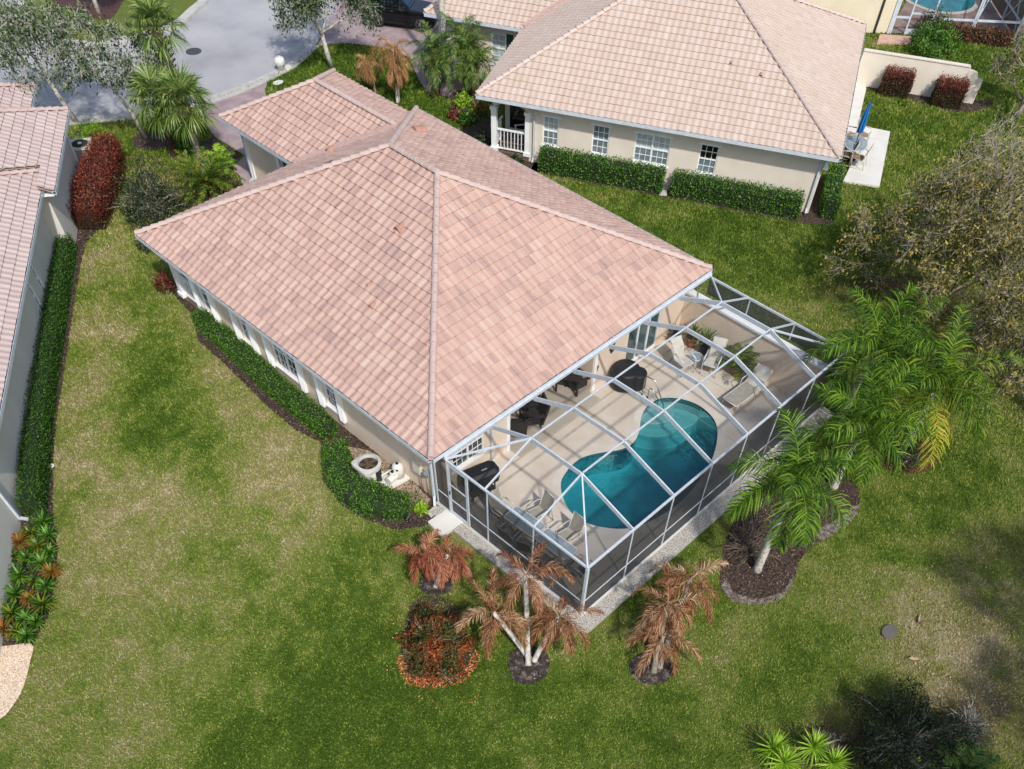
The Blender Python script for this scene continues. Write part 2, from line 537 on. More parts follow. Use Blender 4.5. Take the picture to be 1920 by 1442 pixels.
def downspout(mb, x, y, out, z1=2.56, z0=.12, kick=(0, 0)):
    """square pipe down a wall; out = unit outward (x, y)"""
    ox, oy = out
    a = .045
    cx, cy = x + ox * .06, y + oy * .06
    mb.bar((x + ox * .50, y + oy * .50, z1), (cx, cy, z1 - .22), .08, .07)
    mb.bar((cx, cy, z1 - .21), (cx, cy, z0 + .08), .085, .075)
    mb.bar((cx, cy, z0 + .12), (cx + ox * .22 + kick[0], cy + oy * .22 + kick[1], z0), .085, .07)

def hip_house(name, label, loc, rot, mx, tiles, cap, stuc, gx0, gx1, gy1, extra=None, seed=1, cat='house', vents=()):
    root = thing(name, label, cat, loc, rot)
    zb = HE - .03
    Z = lambda d: zb + SL * d
    A, B, C, D = (0, 0, zb), (0, HL, zb), (HW, 0, zb), (HW, HL, zb)
    h = HW / 2
    P1, P2 = (h, h, Z(h)), (h, HL - h, Z(h))
    out = {'mb': MB(), 'uv': []}
    tile_slope([B, A, P1, P2], out, seed=seed)
    tile_slope([A, C, P1], out, seed=seed + 1)
    tile_slope([C, D, P2, P1], out, seed=seed + 2)
    tile_slope([D, B, P2], out, seed=seed + 3)
    gm, gh = (gx0 + gx1) / 2, (gx1 - gx0) / 2
    caps = [(A, P1), (C, P1), (B, P2), (D, P2), (P1, P2)]
    gut = [((0, HL), (0, 0), (-1, 0)), ((0, 0), (HW, 0), (0, -1)), ((HW, 0), (HW, HL), (1, 0))]
    blocks = [(gx0, gx1, gy1)] + (extra or [])
    for bi, (a, b, y1) in enumerate(blocks):
        m_, hh = (a + b) / 2, (b - a) / 2
        top = (m_, y1 - hh, Z(hh)); jn = (m_, HL - hh, Z(hh))
        if a < 0:
            k = -a
            tile_slope([(a, y1, zb), (a, HL, zb), (m_, HL, Z(hh)), top], out, seed=seed + 10 + bi)
            tile_slope([(.01, HL, Z(k + .01)), (.01, HL - .06, Z(k + .01)), (m_, HL - m_ - .06, Z(hh)), (m_, HL, Z(hh))], out, seed=seed + 10 + bi, voff=.56 % .352)
            tile_slope([(a, HL, zb), (a, HL - 1.6, zb), (-.02, HL - 1.6, Z(k - .02)), (-.02, HL, Z(k - .02))], out, seed=seed + 13)
            jn = (m_, HL - m_, Z(hh))
        else:
            tile_slope([(a, y1, zb), (a, HL, zb), jn, top], out, seed=seed + 10 + bi)
        tile_slope([(b, HL, zb), (b, y1, zb), top, (m_, HL - hh, Z(hh))], out, seed=seed + 20 + bi)
        tile_slope([(b, y1, zb), (a, y1, zb), top], out, seed=seed + 30 + bi)
        caps += [((a, y1, zb), top), ((b, y1, zb), top), (top, jn)]
        gut.append(((a, y1), (a, HL + .0 if a > 0 else HL - 1.6), (-1, 0)))
    roof = roof_mesh(out, 'roof', tiles, root, mx)
    for p0, p1 in caps:
        lift = Vector((0, 0, .045))
        cm = cap_line(Vector(p0) + lift, Vector(p1) + lift)
        mirror(cm, mx).build('ridge_cap', cap, roof, flip=mx, smooth=True)
    vy = MB()                                                        # open valley beside the garage wing
    for a, b, y1 in blocks:
        if a < 0: continue
        m_, hh = (a + b) / 2, (b - a) / 2
        p0, p1 = Vector((a, HL, zb + .10)), Vector((m_, HL - hh, Z(hh) + .10))
        vy.bar(p0, p1, .34, .06)
    if vy.f: mirror(vy, mx).build('valley', M_VALLEY, roof, flip=mx)
    for p0, p1, o_ in gut:
        g, ins = gutter(p0, p1, o_)
        go = mirror(g, mx).build('gutter', M_ALU, root, flip=mx)
        mirror(ins, mx).build('gutter_channel', M_GUT, go, flip=mx)
    sf = MB()
    sf.box((.005, .005, 2.505), (.5, HL, 2.52)); sf.box((.5, .005, 2.505), (HW - .01, .5, 2.52)); sf.box((HW - .5, .5, 2.505), (HW - .01, HL, 2.52))
    for a, b, y1 in blocks:
        sf.box((a + .005, HL - (1.6 if a < 0 else 0) + .003, 2.507), (a + .5, y1, 2.522)); sf.box((a + .5, y1 - .5, 2.508), (b, y1, 2.523))
    mirror(sf, mx).build('soffit', M_WHITE, root, flip=mx)
    vm = {}
    for vx, vyy, size in vents:                                      # hooded roof vents: on the left or right slope
        if vx < h: zz, nx = Z(min(vx, vyy)), 1
        else: zz, nx = Z(HW - vx), -1
        mb = MB(); K = 8; V = []
        for t, r in ((-size * .5, size * .55), (size * .5, size * .28)):
            for k in range(K + 1):
                th = math.pi * k / K
                V.append((vx + nx * t, vyy + math.cos(th) * r, zz + nx * t * SL * nx + .04 + math.sin(th) * r * .9))
        F = [(k, k + 1, K + 2 + k, K + 1 + k) for k in range(K)] + [tuple(range(K + 1, 2 * K + 2))]
        mb.add(V, F)
        mirror(mb, mx).build('roof_vent', M_VENT, roof, flip=mx)
    return root

def house_core(root, stuc, mx, walls, parts_dark=None):
    mb = MB()
    for w in walls: w.mesh(mb)
    return mirror(mb, mx).build('wall', stuc, root, flip=mx)

def railing(mb, p0, p1, z0, z1, step=.16):
    p0, p1 = Vector((*p0, 0)), Vector((*p1, 0)); L = (p1 - p0).length; d = (p1 - p0).normalized()
    up_ = Vector((0, 0, 1))
    mb.bar(p0 + up_ * z1, p1 + up_ * z1, .09, .06); mb.bar(p0 + up_ * (z0 + .06), p1 + up_ * (z0 + .06), .06, .05)
    n = int(L / step)
    for i in range(1, n):
        p = p0 + d * (L * i / n)
        mb.bar(p + up_ * (z0 + .085), p + up_ * (z1 - .03), .035, .035)

def porch(root, mx, stuc, y0=14.0, y1=15.9, x0=.5, x1=2.7, fz=.22):
    fl = MB(); fl.box((x0, y0, 0), (x1, y1, fz)); mirror(fl, mx).build('porch_floor', M_PORCHFLOOR, root, flip=mx)
    w = MB()
    w.quad((x1, y1, fz), (x1, y0, fz), (x1, y0, 2.5), (x1, y1, 2.5)); w.quad((x1, y0, fz), (x0 + .012, y0, fz), (x0 + .012, y0, 2.5), (x1, y0, 2.5))
    mirror(w, mx).build('porch_wall', stuc, root, flip=mx)
    w = MB(); w.box((x1 - .03, y0 + .35, fz + .1), (x1 - .004, y1 - .25, 2.15)); w.box((x0 + .5, y0 + .004, fz + .7), (x1 - .5, y0 + .03, 2.1)); mirror(w, mx).build('porch_shade_pane', M_DARKGLASS, root, flip=mx)  # dark panes added on the porch walls to make the interior look deeply shaded
    # arched header over each open side
    def header(p0, p1):
        ww = Wall(p0, p1, 0, 1); L = ww.L; mb = MB(); K = 10
        up_ = [(L * i / K, 2.05 + .26 * (1 - abs(2 * i / K - 1) ** 2.6)) for i in range(K + 1)]
        for (a, za), (b, zb_) in zip(up_, up_[1:]):
            for t in (0, -.2):
                mb.quad(ww.pt(a, za, t), ww.pt(b, zb_, t), ww.pt(b, 2.5, t), ww.pt(a, 2.5, t))
            mb.quad(ww.pt(a, za, 0), ww.pt(a, za, -.2), ww.pt(b, zb_, -.2), ww.pt(b, zb_, 0))
        mirror(mb, mx).build('arched_header', stuc, root, flip=mx)
    header((x0, y1 - .1), (x0, y0 + .02)); header((x1, y1), (x0 + .1, y1))
    for cx, cy in ((x0 + .13, y1 - .13), (x0 + .13, y0 + .1)):
        c = MB(); c.rbox((cx, cy, fz + .08), (.36, .36, .16)); c.rbox((cx, cy, 1.18), (.25, .25, 1.75)); c.rbox((cx, cy, 2.03), (.34, .34, .12))
        c.rbox((cx, cy, 1.95), (.29, .29, .05))
        mirror(c, mx).build('column', M_WHITE, root, flip=mx)
    r = MB(); railing(r, (x0 + .13, y1 - .27), (x0 + .13, y0 + .25), fz + .05, fz + .92); mirror(r, mx).build('railing', M_WHITE, root, flip=mx)
    r = MB(); railing(r, (x0 + .27, y1 - .13), (x0 + 1.3, y1 - .13), fz + .05, fz + .92); mirror(r, mx).build('railing', M_WHITE, root, flip=mx)

# ------------------------------------------------------------------ the pool house in the middle
GX0, GX1, GY1 = 7.33, 13.55, 21.65
house1 = hip_house('house', 'tan house under a mottled pink tile hip roof, joined to the screened pool cage', (0, 0, 0), 0, False,
                   T_MAIN, T_CAP, M_STUC, GX0, GX1, GY1, seed=1,
                   vents=((4.95, 6.7, .32), (3.0, 6.2, .13), (2.55, 5.5, .22), (5.9, 11.4, .3), (10.7, 12.3, .5), (11.8, 8.2, .22)))
wl = Wall((.5, 14.0), (.5, .5), 0, 2.51)
W_ = lambda ya, yb, z0, z1: (14.0 - yb, 14.0 - ya, z0, z1)           # left-wall opening given in y
ops = [W_(13.14, 13.9, .6, 2.1), W_(10.62, 11.3, .6, 2.1), W_(7.75, 9.29, .6, 2.1), W_(5.54, 6.3, .6, 2.1)]
wl.op = ops
wr = Wall((.5, .5), (3.9, .5), 0, 2.51, [(.75, 2.2, .85, 2.15)])
wr2 = Wall((8.2, .5), (13.5, .5), 0, 2.51, [(1.95, 3.85, .12, 2.2)])
lan = [Wall((3.9, .5), (3.9, 3.6), 0, 2.51), Wall((3.9, 3.6), (8.2, 3.6), 0, 2.51, [(.9, 3.3, .12, 2.1)]), Wall((8.2, 3.6), (8.2, .5), 0, 2.51)]
wo = [Wall((13.5, .5), (13.5, 15.9), 0, 2.51), Wall((13.5, 15.9), (2.7, 15.9), 0, 2.51)]
gl = Wall((GX0 + .5, GY1 - .5), (GX0 + .5, 15.9), 0, 2.51, [(2.75, 4.3, .5, 2.1)])
wg = [gl, Wall((GX1 - .5, 15.9), (GX1 - .5, GY1 - .5), 0, 2.51), Wall((GX1 - .5, GY1 - .5), (GX0 + .5, GY1 - .5), 0, 2.51)]
house_core(house1, M_STUC, False, [wl, wr, wr2] + lan + wo + wg)
for i, o_ in enumerate(ops):
    add_window(wl, o_, house1, units=2 if i == 2 else 1, cols=2 if i != 2 else 3)
    add_accordion(wl, o_[0] - .33, .46, 2.3, house1)
    add_accordion(wl, o_[1] + .06, .46, 2.3, house1)
add_window(wr, wr.op[0], house1, units=2, cols=3)
add_window(gl, gl.op[0], house1, units=1, cols=4)
for s in (.02, 2.45, 4.34):
    mb = MB(); gl.slab(mb, s, s + .26, .12, 2.45, .002, .06); mb.build('pilaster', M_WHITE, house1)
def sliding_door(w, op, root, n, m):
    a, b, c, d = op
    fr = MB(); k = (b - a) / n
    for s0, s1, z0, z1 in ((a, b, c, c + .06), (a, b, d - .06, d)): w.slab(fr, s0, s1, z0, z1, -.1, -.02)
    for i in range(n + 1):
        s = a + k * i; w.slab(fr, max(a, s - .035), min(b, s + .035), c + .06, d - .06, -.1, -.02)
    f = fr.build('sliding_door', M_WHITE, root)
    p = MB(); w.slab(p, a + .01, b - .01, c + .01, d - .01, -.115, -.07); p.build('pane', m, f)
sliding_door(wr2, wr2.op[0], house1, 3, M_TEAL)
sliding_door(lan[1], lan[1].op[0], house1, 3, M_DARKGLASS)
for s, w in ((3.22, wr), (.02, wr2)):
    mb = MB(); w.slab(mb, s, s + .17, .12, 2.5, .002, .05); mb.build('pilaster', M_WHITE, house1)
lc = MB(); lc.box((3.9, .5, 2.47), (8.2, 3.6, 2.5)); lc.build('lanai_ceiling', M_WHITE, house1)
vl = MB(); K = 18                                                   # scalloped valance under the lanai eave
for i in range(K):
    a = 3.92 + 4.26 * i / K; b = a + 4.26 / K
    V = [(a, .47, 2.5), (b, .47, 2.5)] + [(b - (b - a) * j / 6, .47, 2.30 - .06 * math.sin(math.pi * j / 6)) for j in range(7)]
    V2 = [(x, .485, z) for x, y, z in V]
    n_ = len(V); vl.add(V + V2, [tuple(range(n_)), tuple(range(2 * n_ - 1, n_ - 1, -1))] + [((j + 1) % n_, j, n_ + j, n_ + (j + 1) % n_) for j in range(n_)])
vl.build('valance', mat('valance_cloth', '#8d887a', '#6f6b5e', 8, .9), house1)
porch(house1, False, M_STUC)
ds = MB(); downspout(ds, .5, .62, (-1, 0), kick=(0, -.25)); ds.build('downspout', M_ALU, house1)
ds = MB(); downspout(ds, 3.0, .5, (0, -1)); ds.build('downspout', M_ALU, house1)
ds = MB(); downspout(ds, GX0 + .5, GY1 - .58, (-1, 0)); ds.build('downspout', M_ALU, house1)
ds = MB(); downspout(ds, .5, 13.93, (-1, 0)); ds.build('downspout', M_ALU, house1)
pw = MB()                                                           # solid privacy wall along the cage
pw.box((13.5, -6.08, 0), (13.68, .5, 1.72)); pw.build('privacy_wall', M_STUC, house1)
pw = MB(); pw.box((13.44, -6.14, 1.722), (13.74, .49, 1.80)); pw.build('wall_cap', M_WHITE, house1)

# ------------------------------------------------------------------ neighbour on the right: the same plan, turned
NA = 0.474911
house2 = hip_house('house', 'cream house under a pale beige tile hip roof behind the clipped green hedges', (24.4165, .9891, 0), NA, False,
                   T_NBR, T_CAPN, M_STUC2, 7.3, 13.5, 21.7, seed=50, vents=((3.2, 5.6, .16), (2.9, 4.2, .2)))
wl = Wall((.5, 14.0), (.5, .5), -.02, 2.51)
ops2 = [W_(12.6, 13.35, .88, 2.08), W_(10.18, 10.97, .88, 2.08), W_(7.33, 8.95, .88, 2.08), W_(5.13, 5.96, .88, 2.08)]
wl.op = ops2
wr = Wall((.5, .5), (13.5, .5), -.02, 2.51, [(3.5, 6.5, .1, 2.1), (8.2, 10.2, .8, 2.0)])
gl = Wall((7.8, 21.2), (7.8, 15.9), -.02, 2.51, [(2.9, 3.7, .8, 2.1)])
house_core(house2, M_STUC2, False, [wl, wr, Wall((13.5, .5), (13.5, 15.9), 0, 2.51), Wall((13.5, 15.9), (2.7, 15.9), 0, 2.51), gl,
                                    Wall((13.0, 15.9), (13.0, 21.2), 0, 2.51), Wall((13.0, 21.2), (7.8, 21.2), 0, 2.51)])
for i, o_ in enumerate(ops2):
    add_window(wl, o_, house2, units=2 if i == 2 else 1, cols=3, pane=(M_CURTAIN, M_GLASS2, M_CURTAIN, M_DARKGLASS)[i],
               lower=M_GLASS2, track=True, label='window with a black open upper sash' if i == 3 else None)
add_window(gl, gl.op[0], house2, cols=2, pane=M_CURTAIN)
mb = MB(); gl.slab(mb, 3.74, 4.1, .75, 2.15, .002, .04); mb.build('shutter', M_GREENSH, house2)
mb = MB(); gl.slab(mb, .03, .9, .05, 2.2, .002, .05); mb.build('side_door', M_WHITE, house2)
sliding_door(wr, wr.op[0], house2, 2, M_TEAL); add_window(wr, wr.op[1], house2, units=2)
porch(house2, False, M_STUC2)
for y in (.62, 13.75):
    ds = MB(); downspout(ds, .5, y, (-1, 0)); ds.build('downspout', M_ALU, house2)
mb = MB(); mb.box((.34, .34, 2.1), (.46, .48, 2.35)); mb.box((.28, .30, 2.0), (.5, .5, 2.12)); mb.build('flood_light', M_WHITE, house2)

# ------------------------------------------------------------------ house on the left: the plan mirrored
LV = R(56.183)
house3 = hip_house('house', 'pale grey house with a rose tile roof along the left edge', (-.35686 - HL * math.cos(LV), 22.79712 - HL * math.sin(LV), 0), LV - math.pi / 2, True,
                   T_LEFT, T_CAP, M_STUC3, -.5, 5.9, 21.4, extra=[(1.1, 5.0, 23.85)], seed=90)
wl = Wall((.42, 16.35), (.42, -6), 0, 2.51, [(.6, 1.0, .9, 1.5), (4.6, 5.0, .5, 1.9), (5.75, 6.15, .5, 1.9)])
gl = Wall((-.08, 21.3), (-.08, 15.2), 0, 2.51)
house_core(house3, M_STUC3, True, [wl, gl, Wall((-.08, 15.2), (.42, 15.2), 0, 2.51), Wall((5.4, 21.0), (-.08, 21.3), 0, 2.51), Wall((13.5, .5), (13.5, 15.9), 0, 2.51)])
for o_ in wl.op: add_window(wl, o_, house3, mx=True, cols=2, pane=M_GLASS2)
for y, k in ((16.0, .0), (21.0, 0), (.0, 0)):
    ds = MB(); downspout(ds, .42 if y < 20 else -.08, y, (-1, 0)); mirror(ds, True).build('downspout', M_ALU, house3, flip=True)
mb = MB(); mb.box((.28, 15.6, .7), (.41, 15.85, 1.25)); mb.tube([(.33, 15.5, 1.3), (.33, 15.5, .2)], .03); mb.lathe((.33, 15.5, 1.35), [(.0, 0), (.1, .02), (.1, .12), (0, .16)], 12)
mirror(mb, True).build('electric_meter', mat('meter_grey', '#aeb2b0', '#8f9492', 6, .5), house3, flip=True)
# ------------------------------------------------------------------ vegetation
L_HEDGE = leafmat('hedge_leaf', ['#1b380c', '#2d5217', '#467022', '#648f32', '#85ab46'], .25, .4)
L_RED = leafmat('red_leaf', ['#2b3a14', '#4a3a18', '#55261a', '#6e3022', '#864331', '#9c5d48'], .2, .45)
L_DARK = leafmat('dark_leaf', ['#141c0c', '#202c14', '#2f3d20', '#47553a', '#6b7657'], .15, .45)
L_OAK = leafmat('street_tree_leaf', ['#1b2a12', '#2d431e', '#455f2e', '#6c8150', '#a1aa93'], .25, .5)
L_OLIVE = leafmat('olive_yellow_leaf', ['#33391c', '#51552c', '#6f703a', '#8e874a', '#a89a52', '#bda649'], .25, .5)
L_PALM = leafmat('palm_leaflet', ['#1f3a10', '#3c5e18', '#638622', '#8ba53a', '#b6c167'], .25, .5, spec=.15)
L_PALMY = leafmat('palm_leaflet_yellowing', ['#1f3a10', '#3c5e18', '#658622', '#979f34', '#c4b04a'], .25, .5, spec=.15)
L_DATE = leafmat('date_palm_leaflet', ['#213c0e', '#35571a', '#517530', '#74893f', '#a0994f'], .2, .4)
L_DEAD = leafmat('dead_palm_leaflet', ['#4f2c1c', '#78462c', '#966444', '#ad8863', '#c6aa86', '#d8c8ad'], .15, .7)
L_DEADR = leafmat('dead_palm_leaflet_red', ['#57291b', '#86442d', '#a15f44', '#b58365', '#cbab8a'], .15, .7)
L_TAN = leafmat('tan_palm_leaflet', ['#75502f', '#9a7046', '#b88f62', '#cfae86'], .15, .7)
L_SABAL = leafmat('sabal_leaf', ['#2f4816', '#4a6424', '#688136', '#8b9d55', '#b0bb86'], .25, .4)
L_CYCAD = leafmat('cycad_leaf', ['#16300c', '#2a4a12', '#4b6b1c', '#7d8a2a', '#a5722e'], .2, .4)
L_CROTON = leafmat('croton_leaf', ['#2b3d1a', '#465225', '#6e4a26', '#94431f', '#ad5a30', '#c98b60'], .2, .5)
L_LIME = leafmat('lime_leaf', ['#4f7d18', '#7ba421', '#9dc236', '#c3dc62'], .3, .4)
L_MIX = leafmat('mixed_leaf', ['#22400f', '#3f651c', '#6d7a2a', '#8f5f2a', '#944a28'], .2, .4)
B_PALE = mat('pale_bark', '#8f8a80', '#b5b0a6', 7, .9, .5, 30, c3='#cfcbc2', lo=.3, hi=.7)
B_GREY = mat('grey_bark', '#6f675d', '#94897c', 6, .9, .5, 30)
B_TWIG = mat('grey_twig', '#a3978a', '#c3b9ac', 5, .9)
B_BOOT = mat('palm_boots', '#4a2a18', '#8a5428', 14, .95, .9, 20, c3='#c08a4c', lo=.3, hi=.7)
B_FIBER = mat('palm_fibre', '#241710', '#4a3022', 14, .95, .9, 20)
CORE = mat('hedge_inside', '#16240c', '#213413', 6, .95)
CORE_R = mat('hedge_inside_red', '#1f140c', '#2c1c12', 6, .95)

# ------------------------------------------------------------------ where things stand (metres)
NR0 = (24.4165, .9891)
def nbl(x, y):
    c_, s_ = math.cos(.474911), math.sin(.474911)
    return (NR0[0] + x * c_ - y * s_, NR0[1] + x * s_ + y * c_)
NBX = nbl
TC1, TC2 = (1.44, -2.64), (1.48, -3.98)
CH1, CH2, CH3, CH4, CH5, CH6, CH7 = (1.47, -1.62), (2.25, -2.52), (2.27, -3.85), (.93, -2.5), (.98, -3.22), (.93, -4.05), (1.5, -5.05)
GRL, RND, RC1, RC2, RT, CZ = (1.75, -.3), (9.44, -.12), (11.7, -1.05), (12.5, -1.9), (12.2, -1.32), (12.5, -3.75)
LC1, LC2, LC3, LC4, LT = (4.67, 0.87), (5.36, 0.84), (5.77, 1.46), (8.02, 0.96), (7.84, 1.26)
HR1, HR2, HR3, HR4 = (9.5, -.95), (9.72, -1.85), (9.53, -1.2), (9.62, -1.62)
ACU, PMP, SPT = (-0.47, 2.83), (0.08, 2.29), (-0.87, 0.58)
PA, PA1, PA2 = (-1.87, -2.03), (-1.84, -1.51, 1.00), (-1.32, -2.03, 1.00)
PB_, PB1, PB2, PB3 = (-1.85, -6.10), (-2.06, -4.78, 1.45), (-0.89, -4.91, 2.25), (-0.84, -6.22, 1.50)
PC_, PC1, PC2, PC3 = (0.60, -8.92), (1.07, -8.62, 1.00), (1.61, -8.20, 1.70), (2.69, -8.16, 1.80)
QA, QA1 = (5.84, -8.88), (5.84, -8.87, 3.94)
QB, QB1 = (10.78, -8.63), (10.77, -8.58, 2.78)
QC, QC1 = (13.79, -6.98), (13.81, -7.07, 3.12)
QD, QD1 = (13.91, -9.49), (13.89, -9.36, 2.68)
UB, DS, CRT = (13.61, -9.71), (6.38, -8.20), (-3.45, -3.81)
HG1 = [(0.17, 13.95), (0.13, 11.73), (-0.07, 8.78), (-0.10, 6.70), (-0.15, 5.49)]
HG2 = [(-0.52, 4.73), (-1.06, 3.82), (-1.29, 2.45), (-1.01, 1.51), (-0.42, 0.93)]
FRN, RSH = (-0.16, 0.61), (0.46, 16.99)
HG3 = [(-0.98, 22.03), (-3.67, 18.11), (-6.63, 13.73), (-8.19, 11.18), (-9.29, 9.38)]
LIT_CROTON = smooth_poly([(-4.37, -3.16), (-4.62, -3.88), (-4.22, -4.61), (-3.40, -4.92), (-2.65, -4.61), (-2.89, -5.03), (-3.75, -5.20), (-4.43, -4.83), (-4.94, -4.12), (-4.69, -3.36)], 2)
HG4 = [(4.15, 27.30), (2.70, 25.46), (1.34, 23.86), (0.39, 22.81)]
LSH, AC2 = (4.39, 29.36), (3.03, 27.44)
ROS = [(-9.33, 8.77), (-9.86, 8.66), (-9.49, 8.14), (-10.26, 8.52), (-9.95, 7.97), (-9.78, 7.50), (-10.72, 8.12), (-10.42, 7.77), (-10.17, 7.22), (-10.16, 6.73), (-11.15, 7.66), (-10.91, 7.27), (-10.69, 6.76), (-10.54, 6.31), (-11.58, 7.06), (-11.35, 6.70), (-11.14, 6.25), (-10.97, 5.75), (-11.96, 6.45), (-11.76, 6.12), (-11.58, 5.66), (-11.41, 5.35), (-12.22, 5.75), (-12.01, 5.41), (-11.85, 5.06), (-12.30, 6.19)]
FSH, FSH2, CY1, CY2 = (3.06, 22.00), (1.59, 19.91), (5.74, 21.49), (7.35, 23.12)
SA, SA1 = (7.11, 24.52), (7.17, 24.50, 2.23)
SB, SB1 = (6.45, 25.68), (6.54, 25.64, 2.22)
SC_, SC1 = (8.61, 27.83), (8.55, 27.86, 3.83)
LFP = (7.22, 25.49)
TR1, TR2, TR3, TR4 = (6.37, 28.07), (4.71, 31.67), (17.64, 27.78), (11.86, 41.66)
TP1, TP1a = (17.58, 24.06), (17.43, 24.18, 1.28)
TP2, TP2a, TP2b = (17.73, 22.36), (17.77, 22.33, 1.54), (17.84, 22.57, 2.22)
DP1, DP1a, DP1b = (19.80, 21.55), (19.90, 21.46, 1.42), (19.99, 22.01, 1.69)
DP2, DP2a, DP2b, DP2c = (20.85, 20.42), (20.97, 20.31, 1.92), (20.92, 20.99, 2.19), (21.11, 20.02, 1.46)
TLP = (21.11, 22.43)
PSH = [((19.98, 19.90), 'yellow green plant at the street end of the cream porch bed', L_LIME, .5), ((18.76, 19.14), 'red leaved plant in the cream porch bed', L_RED, .42), ((18.85, 18.32), 'bright green plant in the middle of the cream porch bed', L_HEDGE, .55),
       ((19.87, 18.63), 'bronze plant close against the cream porch', L_MIX, .5), ((17.92, 16.32), 'dark green plant below the cream porch railing', L_DARK, .45), ((17.66, 13.84), 'thin pale stemmed plant at the foot of the cream porch railing', L_DARK, .4)]
RH1, RH2 = (37.89, 5.02), (38.91, 2.47)
RB1, RB2 = (44.04, 6.19), (45.71, 7.38)
LHG = [(46.19, 6.94), (46.90, 5.83), (47.64, 4.49), (48.19, 3.42)]
WT1, WT2, WT3, WT4 = (21.74, -6.37), (25.44, -6.92), (20.54, -10.67), (40.49, -0.87)
DRP = (47.97, 0.52)
BT1, BT2, BT3 = (3.56, -15.53), (5.27, -16.45), (2.00, -13.96)
FN1, FN2, FN3, FN4, PLM = (0.65, -12.98), (0.48, -13.43), (1.42, -13.75), (1.44, -14.40), (3.97, -17.06)
PT1, PT2, PT3, PT4 = (12.75, .1), (13.1, -.45), (13.1, -1.05), (13.0, -2.75)
NT, NC1, NC2, NC3, NC4 = (30.13, 2.87), (29.75, 2.31), (31.24, 3.76), (31.77, 3.35), (29.53, 2.93)
CR0, CR1 = (23.43, 30.26), (24.75, 28.21)
WBX, MNH, VLD, DLD, SPR = (15.40, 29.25), (13.23, 34.29), (14.40, 28.19), (6.77, -13.22), (-7.85, 11.03)
STN1, STN2, HSK1, HSK2 = (21.50, 7.62), (21.03, 7.37), (7.82, -13.67), (6.39, -14.28)
# ------------------------------------------------------------------ ground, street, beds, pool
STREET = [(-7.09, 37.82), (0.55, 34.54), (2.86, 32.60), (4.36, 31.92), (6.07, 30.84), (7.97, 29.81), (9.97, 29.23), (11.95, 28.95), (13.58, 29.03), (15.89, 29.29), (17.39, 29.89), (18.43, 30.34), (20.32, 31.64), (22.52, 33.02), (27.71, 36.81), (25.68, 49.47), (12.08, 61.32), (-5.26, 66.08)]
NEAR_CURB = [(-2.44, 36.01), (0.55, 34.54), (2.86, 32.60), (4.36, 31.92), (6.07, 30.84), (7.97, 29.81), (9.97, 29.23), (11.95, 28.95), (13.58, 29.03), (15.89, 29.29), (17.39, 29.89), (18.52, 30.45)]
ISLAND = smooth_poly([(19.43, 41.98), (17.53, 39.51), (16.09, 38.62), (14.44, 37.72), (12.44, 37.68), (10.78, 38.02), (9.40, 38.66), (8.69, 40.19), (8.29, 41.63), (8.33, 42.78), (8.43, 44.00), (8.86, 45.32), (10.10, 47.18), (12.18, 49.50), (17.75, 49.05)], 3)
DRIVE1 = [(9.88, 29.09), (10.86, 28.94), (11.85, 28.81), (13.47, 28.89), (14.26, 28.89), (13.37, 27.95), (13.09, 27.43), (14.44, 26.50), (16.72, 25.82), (11.99, 19.95), (6.89, 20.16), (7.58, 22.13), (7.89, 23.00), (8.89, 23.39), (8.87, 26.02), (9.57, 28.25)]
DRIVE2 = [(18.34, 30.08), (18.76, 30.23), (19.97, 29.57), (21.26, 27.68), (21.49, 25.79), (20.12, 23.51), (19.56, 22.25), (20.08, 20.74), (21.91, 20.63), (28.12, 27.97), (31.37, 35.86), (31.13, 40.90), (25.67, 36.41), (20.32, 31.64)]
BED_HEDGE = [(0.96, 18.33), (0.47, 16.77), (0.24, 14.73), (-0.51, 13.23), (-0.56, 11.44), (-0.82, 8.38), (-0.82, 6.59), (-0.58, 5.61), (-0.79, 4.92), (-1.66, 4.06), (-1.93, 2.68), (-1.72, 1.55), (-1.36, 0.61), (-0.58, 0.03), (0.42, -0.11), (0.66, 0.07), (0.82, 1.45), (0.99, 6.30), (0.90, 11.43), (0.97, 16.29)]
BED_LEFT = [(5.25, 29.11), (4.36, 27.10), (3.27, 25.55), (1.79, 23.61), (0.62, 22.59), (-0.21, 22.11), (-1.18, 20.85), (-2.13, 19.52), (-3.51, 17.49), (-4.96, 15.37), (-6.33, 13.40), (-7.43, 11.69), (-8.92, 9.01), (-9.55, 7.58), (-10.23, 6.45), (-11.11, 5.33), (-11.88, 4.79), (-13.50, 6.23), (-12.24, 8.15), (-9.16, 11.43), (-5.85, 15.81), (-1.55, 22.04), (0.40, 24.63), (2.13, 27.25), (3.61, 30.37), (4.55, 31.03)]
BED_PEBBLE = smooth_poly([(-13.26, 6.05), (-12.61, 5.37), (-11.90, 4.81), (-12.21, 4.29), (-12.79, 3.60), (-13.30, 3.25), (-13.76, 3.11), (-14.54, 3.42)], 3)
BED_CROTON = smooth_poly([(-2.71, -1.96), (-1.96, -2.87), (-2.53, -4.19), (-2.97, -4.95), (-3.66, -5.10), (-4.36, -4.75), (-4.79, -4.12), (-4.55, -3.37), (-3.75, -2.56)], 3)
BED_PALM_A = smooth_poly([(-2.23, -1.56), (-1.87, -1.41), (-1.47, -1.59), (-1.35, -2.02), (-1.53, -2.40), (-1.86, -2.52), (-2.27, -2.28), (-2.40, -1.92)], 3)
BED_PALM_B = smooth_poly([(-2.30, -5.63), (-1.98, -5.47), (-1.56, -5.62), (-1.28, -6.03), (-1.37, -6.44), (-1.76, -6.74), (-2.25, -6.73), (-2.60, -6.41), (-2.58, -6.00)], 3)
